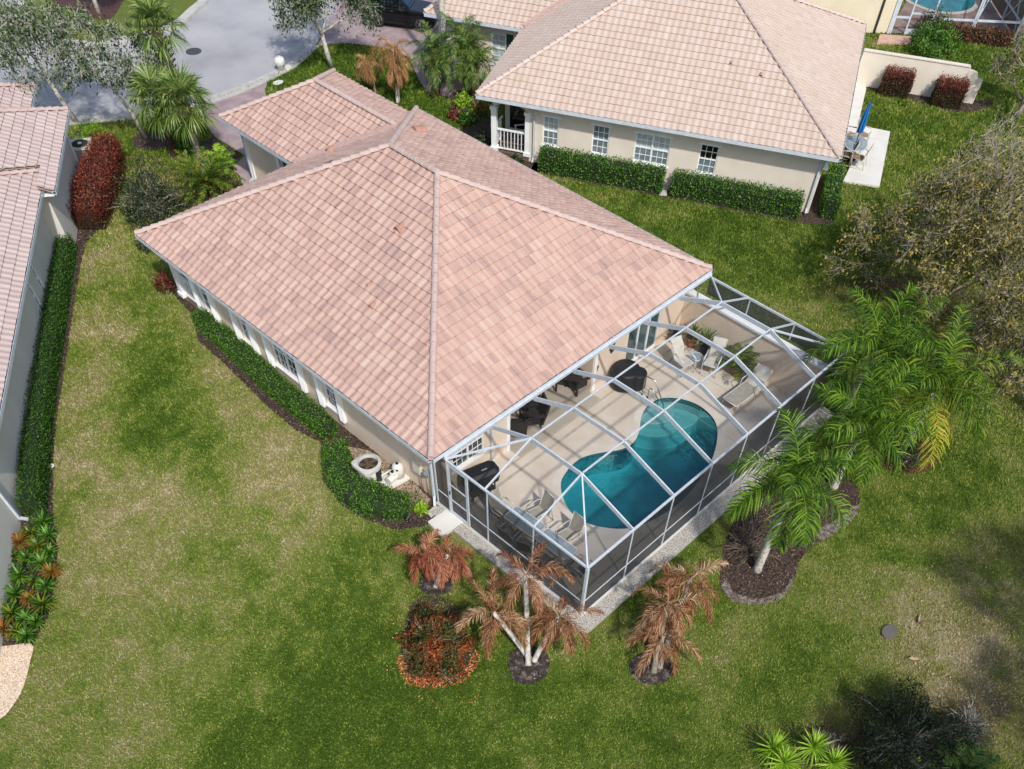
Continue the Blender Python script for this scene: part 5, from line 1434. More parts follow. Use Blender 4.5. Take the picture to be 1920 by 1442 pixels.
def hedge(name, label, path, hw, h, m, core, dens=420, leaf=(.06, .11), cat='hedge', group=None, colz=None, lump=.06, shape=.45, c=(.05, .95)):
    path = [np.array(p, float) for p in path]
    seg = np.array([np.linalg.norm(b - a) for a, b in zip(path, path[1:])]); cum = np.concatenate([[0], np.cumsum(seg)]); L = cum[-1]
    hw_ = hw if isinstance(hw, (list, tuple)) else [hw] * len(path); h_ = h if isinstance(h, (list, tuple)) else [h] * len(path)
    mid = path[len(path) // 2]
    t = thing(name, label, cat, (*mid, 0), 0, group)
    def at(s):
        i = np.clip(np.searchsorted(cum, s, 'right') - 1, 0, len(seg) - 1); f = (s - cum[i]) / seg[i]; f = np.clip(f, 0, 1)
        A = np.array(path); D = (A[i + 1] - A[i]) / seg[i][:, None]
        Hw = np.array(hw_)[i] * (1 - f) + np.array(hw_)[i + 1] * f; Hh = np.array(h_)[i] * (1 - f) + np.array(h_)[i + 1] * f
        return A[i] * (1 - f)[:, None] + A[i + 1] * f[:, None], D, Hw, Hh
    area = L * (2 * np.mean(h_) + 2 * np.mean(hw_)) + 2 * 2 * np.mean(hw_) * np.mean(h_)
    k = int(area * dens)
    s = rng.uniform(-.0, L, k); th = rng.uniform(0, 1, k)
    ends = rng.random(k) < (4 * np.mean(hw_) * np.mean(h_)) / area
    P, D, Hw, Hh = at(s)
    Nn = np.stack([-D[:, 1], D[:, 0]], 1)
    wq = th * (2 * Hw + 2 * Hh); side_ = wq < 2 * Hh
    ex = np.where(side_, np.where(wq < Hh, -1., 1.), (wq - 2 * Hh) / Hw - 1); ez = np.where(side_, (wq % np.maximum(Hh, .01)) / Hh, 1.)
    pw_ = 2 / shape; nr2 = (np.abs(ex) ** pw_ + np.abs(ez) ** pw_) ** (1 / pw_); ex, ez = ex / nr2, ez / nr2
    on2 = np.stack([np.sign(ex) * np.abs(ex) ** (pw_ - 1), np.abs(ez) ** (pw_ - 1)], 1); on2 /= np.linalg.norm(on2, axis=1, keepdims=True) + 1e-9
    rad = 1 + rng.normal(0, lump, k) - np.abs(rng.normal(0, .05, k))
    if ends.any():
        e_ = ends.sum(); s2 = np.where(rng.random(e_) < .5, 0., L); P2, D2, a2, b2 = at(s2)
        P[ends] = P2 + D2 * (np.where(s2 == 0, -1, 1) * rng.uniform(-.05, .08, e_))[:, None]; rad[ends] = np.sqrt(rng.random(e_))
    pos = np.c_[P + Nn * (ex * Hw * rad)[:, None], np.clip(ez * Hh * rad, .02, None)]
    on = nrm_(np.c_[Nn * on2[:, :1], on2[:, 1]])
    A = nrm_(rng.normal(size=(k, 3)) + on * .6); N2 = nrm_(on + rng.normal(size=(k, 3)) * .7)
    col = rng.uniform(c[0], c[1], k)
    if colz: col = np.clip(colz(pos, Hh) + rng.normal(0, .13, k), 0, 1)
    mb = MB(); mb.leaves(pos, A, N2, rng.uniform(*leaf, k), rng.uniform(leaf[0] * .5, leaf[1] * .55, k), col.tolist())
    mb.build('foliage', m, t, root=t)
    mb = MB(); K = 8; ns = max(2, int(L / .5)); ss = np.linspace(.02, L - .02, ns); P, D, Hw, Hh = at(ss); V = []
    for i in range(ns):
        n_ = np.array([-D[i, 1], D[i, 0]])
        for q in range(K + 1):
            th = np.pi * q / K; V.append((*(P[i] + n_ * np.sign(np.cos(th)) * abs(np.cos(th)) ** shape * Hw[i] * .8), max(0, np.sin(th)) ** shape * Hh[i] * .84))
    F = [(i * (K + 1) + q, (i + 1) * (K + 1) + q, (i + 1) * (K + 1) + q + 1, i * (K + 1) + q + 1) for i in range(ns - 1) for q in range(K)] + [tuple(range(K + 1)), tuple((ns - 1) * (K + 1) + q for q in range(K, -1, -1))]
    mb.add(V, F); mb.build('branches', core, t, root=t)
    return t

def shrub(name, label, c0, rx, ry, h, n, m, twig, leaf=(.05, .1), twigs=30, inner=.5, cat='shrub', group=None, c=(.05, .95), colz=None, ang=0, z0=.05, top=0, up_=.3):
    t = thing(name, label, cat, (*c0, 0), 0, group)
    d = nrm_(rng.normal(size=(n, 3))); d[:, 2] = np.abs(d[:, 2])
    lump = 1 + .22 * np.sin(d[:, 0] * 5 + 1) * np.sin(d[:, 1] * 6 + 2) + .15 * np.sin(d[:, 2] * 7 + d[:, 0] * 9)
    rad = (inner + (1 - inner) * rng.random(n) ** .6) * lump
    pos = d * rad[:, None] * np.array([rx, ry, h]); pos[:, 2] += z0
    ca, sa = math.cos(ang), math.sin(ang)
    pos[:, :2] = np.stack([pos[:, 0] * ca - pos[:, 1] * sa, pos[:, 0] * sa + pos[:, 1] * ca], 1)
    A = nrm_(rng.normal(size=(n, 3)) + d * .5 + np.array([0, 0, up_])); N2 = nrm_(d + rng.normal(size=(n, 3)) * .6 + [0, 0, .3])
    col = rng.uniform(c[0], c[1], n) if colz is None else np.clip(colz(pos) + rng.normal(0, .13, n), 0, 1)
    mb = MB(); mb.leaves(pos + np.array([*c0, 0]), A, N2, rng.uniform(*leaf, n), rng.uniform(leaf[0] * .45, leaf[1] * .5, n), col.tolist())
    mb.build('foliage', m, t, root=t)
    if twigs:
        mb = MB()
        for i in range(twigs):
            j = rng.integers(n); e_ = pos[j] * rng.uniform(.8, 1.12) + np.array([*c0, 0]); b = np.array([c0[0] + rng.normal(0, rx * .15), c0[1] + rng.normal(0, ry * .15), 0])
            mid = (b + e_) / 2 + rng.normal(0, .08, 3) + np.array([0, 0, .12]); mid[2] = max(mid[2], .05)
            mb.tube([b, mid, e_], [.018, .012, .005], 4)
            for q in range(2): mb.tube([mid + (e_ - mid) * .4, e_ + rng.normal(0, .14, 3) * [1, 1, .6]], [.008, .003], 3)
        mb.build('stems', twig, t, root=t)
    return t

def tree(name, label, base, height, crown, limbs, depth, m, bark, leaf, nleaf, spread=.9, lean=(0, 0), r=.12, cat='tree', group=None, c=(.05, .95), fork=.3, twigs=3, tmat=None, hang=0, split=3, sd=1):
    """crown = (radius, height of first fork); leaf = (min, max)"""
    g = np.random.default_rng(sd)
    t = thing(name, label, cat, (*base, 0), 0, group)
    tr = MB(); tips = []; tw = MB()
    fz = crown[1]
    b = np.array([*base, 0.]); f = b + np.array([lean[0], lean[1], fz])
    tr.tube([b, b + (f - b) * .5 + g.normal(0, .04, 3) * [1, 1, 0], f], [r * 1.25, r, r * .85], 8)
    def grow(p, d, L, rr, k):
        q = p + d * L * .5 + g.normal(0, .05, 3) * L; e_ = p + d * L + g.normal(0, .04, 3) * L
        (tr if k > 1 else tw).tube([p, q, e_], [rr, rr * .78, rr * .58], 6 if k > 2 else 4, False)
        if k <= 2: tips.append((q, d, L)); tips.append((e_, d, L))
        if k <= 0: return
        for i in range(split):
            nd = d + g.normal(0, spread, 3) * [1, 1, .7] + np.array([0, 0, .12 - hang * (3 - k) * .3]); nd /= np.linalg.norm(nd)
            grow(e_, nd, L * g.uniform(.6, .85), rr * .52, k - 1)
    for i in range(limbs):
        az = i * 6.283 / limbs + g.normal(0, .3); el = g.uniform(.45, 1.15)
        d = np.array([math.cos(az) * math.cos(el) + lean[0] * .1, math.sin(az) * math.cos(el) + lean[1] * .1, math.sin(el)]); d /= np.linalg.norm(d)
        grow(f + g.normal(0, .05, 3), d, crown[0] * g.uniform(.34, .46), r * .5, depth)
    for (p, d, L) in tips:
        for i in range(twigs):
            dd = d + g.normal(0, .8, 3) + [0, 0, -hang]; dd /= np.linalg.norm(dd)
            tw.tube([p, p + dd * L * g.uniform(.4, .9)], [.010, .004], 3, False)
    tr.build('trunk', bark, t, root=t, smooth=True)
    tw.build('twigs', tmat or bark, t, root=t)
    T = np.array([p for p, _, _ in tips]); Ls = np.array([l_ for _, _, l_ in tips])
    idx = g.integers(0, len(T), nleaf); keep = g.random(len(T)) < .8
    idx = idx[keep[idx]]
    clump = g.normal(0, .22, len(T))
    pos = T[idx] + g.normal(0, .5, (len(idx), 3)) * Ls[idx][:, None] * [1, 1, .8] + [0, 0, -hang * .15]
    A = nrm_(g.normal(size=(len(idx), 3)) + [0, 0, -hang * 1.5]); N2 = nrm_(g.normal(size=(len(idx), 3)) + [0, 0, .8])
    col = np.clip(c[0] + (c[1] - c[0]) * g.random(len(idx)) + clump[idx], 0, 1)
    mb = MB(); mb.leaves(pos, A, N2, g.uniform(*leaf, len(idx)), g.uniform(leaf[0] * .4, leaf[1] * .45, len(idx)), col.tolist())
    mb.build('crown', m, t, root=t)
    return t

# ---- dead palms in front of the cage
palm('dead_palm', 'small palm with two trunks and reddish dead fronds beside the white step', PA, [PA1, PA2], 12, 1.1, L_DEADR, B_PALE, 'dead', 'dead brown palms around the cage', r=.075)
palm('dead_palm', 'three trunked palm with tan dead fronds in front of the cage corner', PB_, [PB1, PB2, PB3], 14, 1.5, L_DEAD, B_PALE, 'dead', 'dead brown palms around the cage', r=.085)
palm('dead_palm', 'tangled dead palm with yellow patches, growing right of the cage corner', PC_, [PC1, PC2, PC3], 13, 1.5, L_DEAD, B_GREY, 'dead', 'dead brown palms around the cage', r=.095)
# ---- queen palms
palm('queen_palm', 'arching green palm nearest the cage, its pale trunk in the dark mulch', QA, [QA1], 14, 2.15, L_PALM, B_PALE, 'queen', 'green palms by the cage', r=.14)
palm('queen_palm', 'arching green palm with a leaning pale trunk at the edge of the mulch', QB, [QB1], 15, 2.5, L_PALM, B_PALE, 'queen', 'green palms by the cage', r=.14)
palm('queen_palm', 'large arching palm by the cage back corner, behind the other palms', QC, [QC1], 19, 2.75, L_PALM, B_PALE, 'queen', 'green palms by the cage', r=.15)
palm('queen_palm', 'yellowing palm on the lawn side, over a dark low bush', QD, [QD1], 21, 2.75, L_PALMY, B_PALE, 'queen', 'green palms by the cage', r=.15)
shrub('dark_bush', 'dark low bush under the yellowing palm', UB, .62, .55, .8, 1500, L_DARK, B_TWIG, twigs=10)
shrub('dead_shrub', 'brown leafless shrub sprawling in the mulch below the nearest green palm', DS, 1.25, .95, .75, 1400, leafmat('dry_leaf', ['#1e1610', '#33271c', '#4f4233', '#7a6c58'], .1, .8), mat('dry_twig', '#5d4f42', '#86786a', 6, .9), leaf=(.03, .07), twigs=150, inner=.3)
# ---- croton bush
cr = shrub('croton_bush', 'sprawling red and green bush ringed with fallen orange leaves', CRT, 1.3, .95, 1.0, 9500, L_CROTON, B_TWIG, leaf=(.06, .13), twigs=80, inner=.45, ang=.73, colz=lambda p: .45 + .25 * np.sin(p[:, 0] * 4) * np.sin(p[:, 1] * 5) - .1 * p[:, 2])
litter('fallen_leaves', [LIT_CROTON], 420, leafmat('fallen_leaf', ['#8a3d22', '#b5592f', '#cf7f4f', '#e0a071'], .1, .7), .05, .1, .03)
litter('fallen_leaves', [smooth_poly([(-3.15, -1.46), (-1.50, -3.11), (-2.55, -5.37), (-3.89, -6.07), (-5.31, -4.89), (-5.27, -3.43)], 2), BED_BIG], 14, leafmat('fallen_leaf_red', ['#7a3a20', '#a8572f', '#d3a37c'], .1, .7), .05, .1, .05)
litter('dry_leaves', [[(22.23, -0.64), (21.91, -3.54), (18.17, -4.82), (17.46, -2.73)], [(9.72, -12.14), (12.26, -14.65), (7.00, -17.24), (4.76, -15.00)], [(23.43, -2.88), (25.91, -8.40), (17.97, -12.25), (17.84, -9.72)]], 9, leafmat('dry_leaf_pale', ['#7d6342', '#a58a5e', '#cdb68a'], .1, .7), .05, .1, .06)
# ---- hedges at the pool house
hedge('hedge', 'clipped green hedge along the shuttered windows of the tan house', HG1, [.34, .36, .38, .38, .36], .72, L_HEDGE, CORE, dens=800, leaf=(.04, .075), lump=.06)
hedge('hedge', 'rounded mass of clipped green shrubs in front of the air conditioner', HG2, [.42, .60, .66, .62, .45], [.62, .62, .68, .68, .5], L_HEDGE, CORE, dens=800, leaf=(.04, .08), lump=.07, shape=.6)
shrub('fern', 'small lime green fern by the grey splash block', FRN, .28, .28, .3, 220, L_LIME, B_TWIG, leaf=(.1, .2), twigs=0, inner=.2)
shrub('red_shrub', 'small red and green shrub by the porch corner of the tan house', RSH, .42, .52, .6, 1300, L_RED, B_TWIG, leaf=(.05, .1), twigs=6, colz=lambda p: .15 + p[:, 2] * 1.0)
# ---- left side beds
hedge('hedge', 'long narrow green hedge along the pale grey wall at the left', HG3, [.28, .32, .34, .36, .34], [.8, .85, .9, .9, .85], L_HEDGE, CORE, dens=700, leaf=(.04, .08), lump=.07, c=(.0, .7))
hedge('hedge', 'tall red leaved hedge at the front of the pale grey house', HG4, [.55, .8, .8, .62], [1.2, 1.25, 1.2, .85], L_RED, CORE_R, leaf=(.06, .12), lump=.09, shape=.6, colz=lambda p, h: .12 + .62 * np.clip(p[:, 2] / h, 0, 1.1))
shrub('lime_shrub', 'yellow green shrub behind the grey house air conditioner', LSH, .9, .5, .8, 1300, L_LIME, B_TWIG, leaf=(.06, .12), twigs=5, c=(0, .6))
kinds = [('green leafed rosette plant in the bed along the grey wall', L_HEDGE, (.1, .9)), ('orange tinged rosette plant in the bed along the grey wall', L_MIX, (.45, 1)), ('dark green and yellow spiky plant in the bed along the grey wall', L_CYCAD, (.1, .9))]
for i, (x, y) in enumerate(ROS):
    lab, m_, c_ = kinds[(0, 2, 0, 1, 2, 0, 2, 0, 0, 1, 2, 0, 2)[i % 13]]
    t = thing('rosette_plant', lab, 'plant', (x, y, 0), 0, 'rosette plants by the grey wall: ' + lab.split(' ')[0])
    mb = MB(); rosette(mb, (0, 0, .1), 50, rng.uniform(.32, .52), .05, R(80), R(10), c_, 1.0); mb.build('foliage', m_, t)
    mb = MB(); mb.tube([(0, 0, 0), (0, 0, .14)], .05, 6); mb.build('stem', B_FIBER, t)
# ---- front garden of the tan house
shrub('dark_shrub', 'dark green shrub with pale bare twigs at the front corner of the tan roof', FSH, 1.35, 1.25, 1.7, 5200, L_DARK, B_TWIG, leaf=(.07, .14), twigs=70, inner=.45)
shrub('dark_shrub', 'small dark shrub tucked under the front eave corner of the tan house', FSH2, .6, .5, .7, 900, L_DARK, B_TWIG, leaf=(.06, .12), twigs=10)
def cycad(name, label, c0, n, L, m_, c=(.05, .9), trunk=.4):
    t = thing(name, label, 'plant', (*c0, 0)); mb = MB()
    for i in range(n):
        f = i / n; frond(mb, (*c0, trunk), i * 2.39996, R(70) - f * R(65), L * rng.uniform(.85, 1.1), R(60), n=34, ll=.26, lw=.03, hang=.15, c=c, rr=.014)
    mb.build('crown', m_, t, root=t); mb = MB(); mb.tube([(*c0, 0), (*c0, trunk)], [.2, .16], 8); mb.build('trunk', B_FIBER, t, root=t)
cycad('cycad', 'wide green and orange cycad between the driveway and the tan roof', CY1, 34, 1.75, L_CYCAD, trunk=.6)
cycad('cycad', 'bright green young cycad at the driveway end of the front bed', CY2, 16, .9, L_LIME, trunk=.3)
sabal('cabbage palm with a fat orange booted trunk beside the driveway', SA, SA1, 28, .8, 1.0, (B_GREY, B_BOOT), 'cabbage palms by the street', .17)
sabal('cabbage palm with a dark brown fibrous trunk, left of the orange booted one', SB, SB1, 26, .8, 1.0, (B_FIBER, B_FIBER), 'cabbage palms by the street', .16)
sabal('tallest cabbage palm, its orange trunk rising behind the other two', SC_, SC1, 26, .8, .9, (B_GREY, B_BOOT), 'cabbage palms by the street', .18)
shrub('leafy_plant', 'broad leaved green plant between the two cabbage palm trunks', LFP, .5, .5, .8, 260, L_HEDGE, B_TWIG, leaf=(.2, .34), twigs=4, inner=.3)
tree('street_tree', 'thin pale trunked tree in the round mulch ring by the curb', TR1, 5, (2.6, 2.1), 5, 3, L_OAK, B_PALE, (.10, .20), 7000, spread=.5, lean=(-.5, .45), r=.09, group='street trees', hang=.5, sd=3)
tree('street_tree', 'pale trunked tree rising behind the roof corner of the grey house', TR2, 6, (3.1, 1.9), 6, 3, L_OAK, B_PALE, (.10, .20), 11000, spread=.5, lean=(-.35, .3), r=.11, group='street trees', hang=.6, c=(.2, 1), sd=5)
tree('street_tree', 'fork trunked tree on the lawn beyond the garage roof, over the street', TR3, 6, (3.3, 1.5), 6, 3, L_OAK, B_PALE, (.10, .21), 12000, spread=.5, lean=(-.2, .1), r=.12, group='street trees', hang=.6, c=(.0, .9), sd=8)
tree('street_tree', 'grey trunked tree on the far side of the island', TR4, 6, (2.2, 2.0), 5, 3, L_OAK, B_PALE, (.10, .18), 4500, spread=.5, r=.12, group='street trees', hang=.5, sd=11)
# ---- between the two houses at the front
palm('dead_palm', 'slim palm with a tan dead crown left of the taller tan palm', TP1, [TP1a], 14, 1.0, L_TAN, B_GREY, 'dead', 'tan dead palms in the front yard', r=.07)
palm('dead_palm', 'twin crowned tan dead palm on the lawn in front of the cream house', TP2, [TP2a, TP2b], 14, 1.1, L_TAN, B_PALE, 'dead', 'tan dead palms in the front yard', r=.075)
palm('date_palm', 'green feathery palm clump at the left, before the white garage door trim', DP1, [DP1a, DP1b], 18, 1.5, L_DATE, B_FIBER, 'date', 'green palms before the cream garage', r=.09)
palm('date_palm', 'fuller green feathery palm clump at the right, before the garage window', DP2, [DP2a, DP2b, DP2c], 20, 1.6, L_DATE, B_FIBER, 'date', 'green palms before the cream garage', r=.09)
palm('tall_palm', 'tall bare pale palm trunk rising past the cream garage roof', TLP, [(TLP[0] + .1, TLP[1] + .1, 10.5)], 14, 2.2, L_PALM, B_PALE, 'queen', None, r=.17)
for i, (p, lab, m_, rr) in enumerate(PSH): shrub('porch_plant', lab, p, rr, rr * .8, rr * 1.1, 620, m_, B_TWIG, leaf=(.09, .18), twigs=4, group=None)
# ---- neighbour's hedges
NB = lambda x, y: np.array(nbl(x, y))
hedge('hedge', 'long clipped green hedge under the double window of the cream house', [NB(.06, 13.25), NB(.06, 10.2), NB(.06, 7.35)], .36, 1.02, L_HEDGE, CORE, dens=330, leaf=(.06, .11), lump=.05, shape=.28)
hedge('hedge', 'clipped green hedge under the dark single window of the cream house', [NB(.06, 6.85), NB(.06, 3.9), NB(.06, .95)], .36, 1.02, L_HEDGE, CORE, dens=330, leaf=(.06, .11), lump=.05, shape=.28)
hedge('hedge', 'clipped green hedge round the corner between the cream house and its patio', [NB(.25, -.42), NB(1.4, -.25), NB(3.5, -.3)], .36, 1.0, L_HEDGE, CORE, dens=330, leaf=(.06, .11), lump=.05, shape=.28)
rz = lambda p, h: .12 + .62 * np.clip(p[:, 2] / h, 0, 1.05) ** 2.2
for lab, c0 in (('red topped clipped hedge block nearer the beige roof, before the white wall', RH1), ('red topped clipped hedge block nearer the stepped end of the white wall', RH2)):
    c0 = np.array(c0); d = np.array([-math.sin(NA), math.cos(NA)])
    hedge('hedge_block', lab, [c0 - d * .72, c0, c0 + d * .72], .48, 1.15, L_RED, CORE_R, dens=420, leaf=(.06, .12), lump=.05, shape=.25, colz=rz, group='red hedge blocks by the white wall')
shrub('round_bush', 'big rounded green bush behind the white garden wall', RB1, 1.5, 1.2, 1.35, 4200, L_HEDGE, B_TWIG, leaf=(.08, .16), twigs=0, inner=.7)
shrub('round_bush', 'smaller dark round bush against the far pool cage door', RB2, .85, .8, 1.2, 1800, L_DARK, B_TWIG, leaf=(.08, .14), twigs=0, inner=.7)
hedge('low_hedge', 'low reddish brown hedge along the far pool cage', LHG, .42, .62, leafmat('bronze_leaf', ['#2b3a16', '#4c4a20', '#6e4a2a', '#7d3b2a', '#8f6a3a'], .2, .5), CORE_R, dens=240, leaf=(.08, .15), lump=.12)
# ---- sparse trees on the right
for nm, lab, b, hgt, cr_, lim, dep, nl, c_, sd, sp in (
    ('sparse_tree', 'twiggy tree with yellow olive leaves, nearest the green palms', WT1, 7, (3.7, .9), 7, 4, 27000, (.05, .9), 21, .6),
    ('sparse_tree', 'grey twiggy half bare tree at the right edge, behind the yellow olive one', WT2, 7, (4.2, 1.0), 8, 4, 8000, (.1, .8), 24, .6),
    ('sparse_tree', 'low thin leaved tree at the right edge beside the palms', WT3, 5, (3.2, .6), 6, 4, 17000, (.0, .8), 29, .65),
    ('sparse_tree', 'small bare topped tree by the lawn beyond the white wall', WT4, 5, (2.6, .7), 6, 3, 4000, (.0, .7), 33, .6)):
    tree(nm, lab, b, hgt, cr_, lim, dep, L_OLIVE, B_GREY, (.09, .19), nl, spread=sp, r=.13, group='sparse trees at the right', c=c_, twigs=2, tmat=B_TWIG, sd=sd)
for b_, sd_, rr_ in (((1.7, -19.4), 41, 1.9), ((2.6, -23.4), 43, 2.6), ((6.4, -22.6), 45, 3.0), ((9.4, -20.6), 47, 3.0)):
    tree('shade_tree', 'leafy tree beyond the lower right edge that shades the lawn', b_, 8, (rr_, 4.2), 6, 3, L_DARK, B_GREY, (.14, .26), 5000, spread=.5, r=.16, group='shade trees at the lower right', hang=.2, sd=sd_)
palm('drooping_palm', 'palm with brown drooping fronds at the top right edge', DRP, [(DRP[0], DRP[1], 5.0)], 14, 2.4, L_DEAD, B_FIBER, 'queen', None, r=.15, c=(0, .35))
# ---- bottom right corner
shrub('dark_thicket', 'large dark leaved thicket in the shade at the bottom right', BT1, 1.95, 1.5, 1.35, 8000, L_DARK, B_TWIG, leaf=(.06, .12), twigs=40, inner=.5, c=(.0, .75))
shrub('dark_thicket', 'bare grey twiggy shrub beside the dark thicket', BT2, .95, .7, .9, 350, L_DARK, B_TWIG, leaf=(.05, .09), twigs=110, inner=.4)
shrub('dark_thicket', 'dull brown low shrub left of the dark thicket', BT3, .7, .6, .5, 900, leafmat('purple_dry_leaf', ['#1d1713', '#352a24', '#4d4038', '#6b5d50'], .1, .7), B_TWIG, leaf=(.05, .1), twigs=40, inner=.4)
for lab, p, zz in (('yellow green fan plant at the far left of the bottom edge cluster', FN1, .5), ('yellow green fan plant lowest in the bottom edge cluster', FN2, .55), ('yellow green fan plant on the right of the bottom edge cluster', FN3, .6), ('half hidden yellow green fan plant at the right end of the bottom edge cluster', FN4, .5)):
    t = thing('fan_plant', lab, 'plant', (*p, 0), 0, 'fan plants at the bottom edge')
    mb = MB()
    for i in range(90):
        az = i * 2.39996; el = R(85) - R(88) * i / 60
        fan_d = np.array([math.cos(el) * math.cos(az), math.cos(el) * math.sin(az), math.sin(el)]); b = np.array([0, 0, zz])
        s_ = np.array([-math.sin(az), math.cos(az), 0]); L_ = rng.uniform(.5, .72)
        mb.add([b - s_ * .012, b + s_ * .012, b + fan_d * L_ * .6 + s_ * .016, b + fan_d * L_ * .6 - s_ * .016, b + fan_d * L_ + np.array([0, 0, -.04])], [(0, 1, 2, 3), (3, 2, 4)], float(rng.random()))
    mb.build('crown', L_LIME, t); mb = MB(); mb.tube([(0, 0, 0), (0, 0, zz)], .05, 7); mb.build('trunk', B_FIBER, t)
cycad('palmetto', 'dull green palmetto under the dark thicket at the bottom edge', PLM, 18, 1.0, L_DATE, trunk=.2)
# ---- pots by the privacy wall
for lab, p, ph, pr, fl, m_, kk in (('terracotta pot with a dark leafless plant by the teal glass door', PT1, .3, .2, .5, L_DARK, 'r'), ('terracotta pot with spiky dark plant against the privacy wall', PT2, .38, .24, .6, L_CYCAD, 'r'),
                                 ('black pot with a slim green plant against the privacy wall', PT3, .4, .22, .8, L_DATE, 'r'), ('large potted palm in the sun by the chaise longue', PT4, .35, .28, 1.2, L_CYCAD, 'f')):
    t = thing('potted_plant', lab, 'potted plant', (*p, DZ), 0, None)
    mb = MB(); mb.lathe((0, 0, 0), [(pr * .7, 0), (pr, ph * .9), (pr * 1.08, ph * .92), (pr * 1.08, ph), (pr * .9, ph), (pr * .85, ph - .05)], 18)
    mb.build('pot', M_COVER if 'black' in lab else mat('terracotta_pot', '#8a5a40', '#a06a4c', 6, .8), t)
    mb = MB()
    if kk == 'r': rosette(mb, (0, 0, ph), 34, fl, .05, R(88), R(15), (.0, .8), .7)
    else:
        for i in range(16): frond(mb, (0, 0, ph), i * 2.4, R(78) - R(55) * i / 16, fl * rng.uniform(.7, 1), R(60), n=22, ll=.3, lw=.03, hang=.3, c=(0, .8), rr=.012)
    mb.build('foliage', m_, t)
t = thing('wall_ornament', 'small dark metal bird ornament on the lanai wall by the teal glass door', 'ornament', (9.05, .47, 1.5))
mb = MB(); mb.add([(0, 0, 0), (.16, 0, .2), (.3, 0, .16), (.22, 0, .02), (.32, 0, -.12), (.12, 0, -.22), (0, .025, 0), (.16, .025, .2), (.3, .025, .16), (.22, .025, .02), (.32, .025, -.12), (.12, .025, -.22)], [(5, 4, 3, 2, 1, 0), (6, 7, 8, 9, 10, 11)] + [(i, (i + 1) % 6, 6 + (i + 1) % 6, 6 + i) for i in range(6)]); mb.build('body', M_DARK, t)

# ------------------------------------------------------------------ neighbour's patio, wall, far house, street things
t = thing('garden_wall', 'white garden wall with a stepped end behind the red hedge blocks', 'wall', (*nbl(14.2, 0), 0), NA)
mb = MB()
prof = [(-.4, 0), (-6.75, 0), (-6.75, 1.1), (-6.45, 1.12), (-6.42, 1.22)] + [(-6.42 + .42 * (1 - math.cos(a)) , 1.22 + .20 * math.sin(a)) for a in np.linspace(.2, math.pi / 2, 5)] + [(-5.9, 1.44), (-5.9, 1.56), (-.4, 1.56)]
k = len(prof); V = [(x, y, z) for x in (-.09, .09) for y, z in prof]
mb.add(V, [tuple(range(k)), tuple(range(2 * k - 1, k - 1, -1))] + [((i + 1) % k, i, k + i, k + (i + 1) % k) for i in range(k)]); mb.build('wall', M_STUC2, t)
mb = MB(); mb.box((-.13, -5.86, 1.562), (.13, -.4, 1.60)); mb.build('cap', M_STUC2, t)
M_TANSL = mat('tan_sling', '#8f765c', '#9c8469', 5, .8)
for lab, p, a in (('tan patio chair on the white slab nearest the hedge, seen from behind', NC1, NA - 1.75 + math.pi), ('tan patio chair behind the patio table, by the house wall', NC2, NA - 1.45), ('tan patio chair behind the patio table, nearer the lawn', NC3, NA - 1.75), ('tan patio chair half under the eave at the house end of the patio table', NC4, NA + 1.6)):
    patio_chair(lab, p[0], p[1], a, M_FRAME, M_TANSL, group='tan chairs around the patio table', z=.09)
t = thing('patio_table', 'oval glass patio table under the folded blue umbrella', 'table', (*NT, .09), NA)
mb = MB(); mb.lathe((0, 0, 0), [(.8, .70), (.8, .71)], 32, sy=.68); mb.build('glass_top', M_TGLASS, t)
mb = MB(); mb.tube([(.81 * math.cos(a), .55 * math.sin(a), .70) for a in np.linspace(0, 2 * math.pi, 33)], .02, 6); mb.build('rim', M_FRAME, t, smooth=True)
for sx in (-1, 1):
    for sy in (-1, 1): mb = MB(); mb.tube([(sx * .5, sy * .3, .69), (sx * .56, sy * .36, 0)], .02, 6); mb.build('leg', M_FRAME, t, smooth=True)
t = thing('umbrella', 'folded blue umbrella standing through the patio table', 'umbrella', (*NT, .09), NA)
mb = MB(); mb.tube([(0, 0, 0), (0, 0, 2.45)], .022, 8); mb.build('pole', M_DARK, t)
mb = MB(); K = 16; V = []
for z, r in ((1.15, .13), (1.5, .15), (2.0, .11), (2.38, .05), (2.46, .01)):
    for j in range(K): q = 2 * math.pi * j / K; rr = r * (1.15 if j % 2 else .7); V.append((rr * math.cos(q), rr * math.sin(q), z + (.05 if j % 2 and z < 1.3 else 0)))
mb.add(V, [(i * K + j, i * K + (j + 1) % K, (i + 1) * K + (j + 1) % K, (i + 1) * K + j) for i in range(4) for j in range(K)] + [tuple(4 * K + j for j in range(K))]); mb.build('canopy', mat('umbrella_blue', '#0b5fa5', '#1577bd', 4, .7), t)
mb = MB(); mb.lathe((0, 0, 0), [(.26, 0), (.26, .06), (.08, .1), (.04, .3)], 20); mb.build('base', M_COVER, t)
t = thing('rocking_chair', 'white rocking chair on the brown porch of the cream house', 'chair', (*nbl(1.7, 14.75), .22), NA + R(120))
mb = MB(); 
for q in range(5): mb.rbox((-.2 + q * .1, 0, .42), (.085, .5, .02))
mb.build('seat', M_WHITE, t); mb = MB()
for q in range(6): mb.bar((-.24, -.22 + q * .088, .42), (-.42, -.22 + q * .088, 1.1), .05, .02)
mb.bar((-.42, -.27, 1.1), (-.42, .27, 1.1), .05, .05); mb.build('backrest', M_WHITE, t)
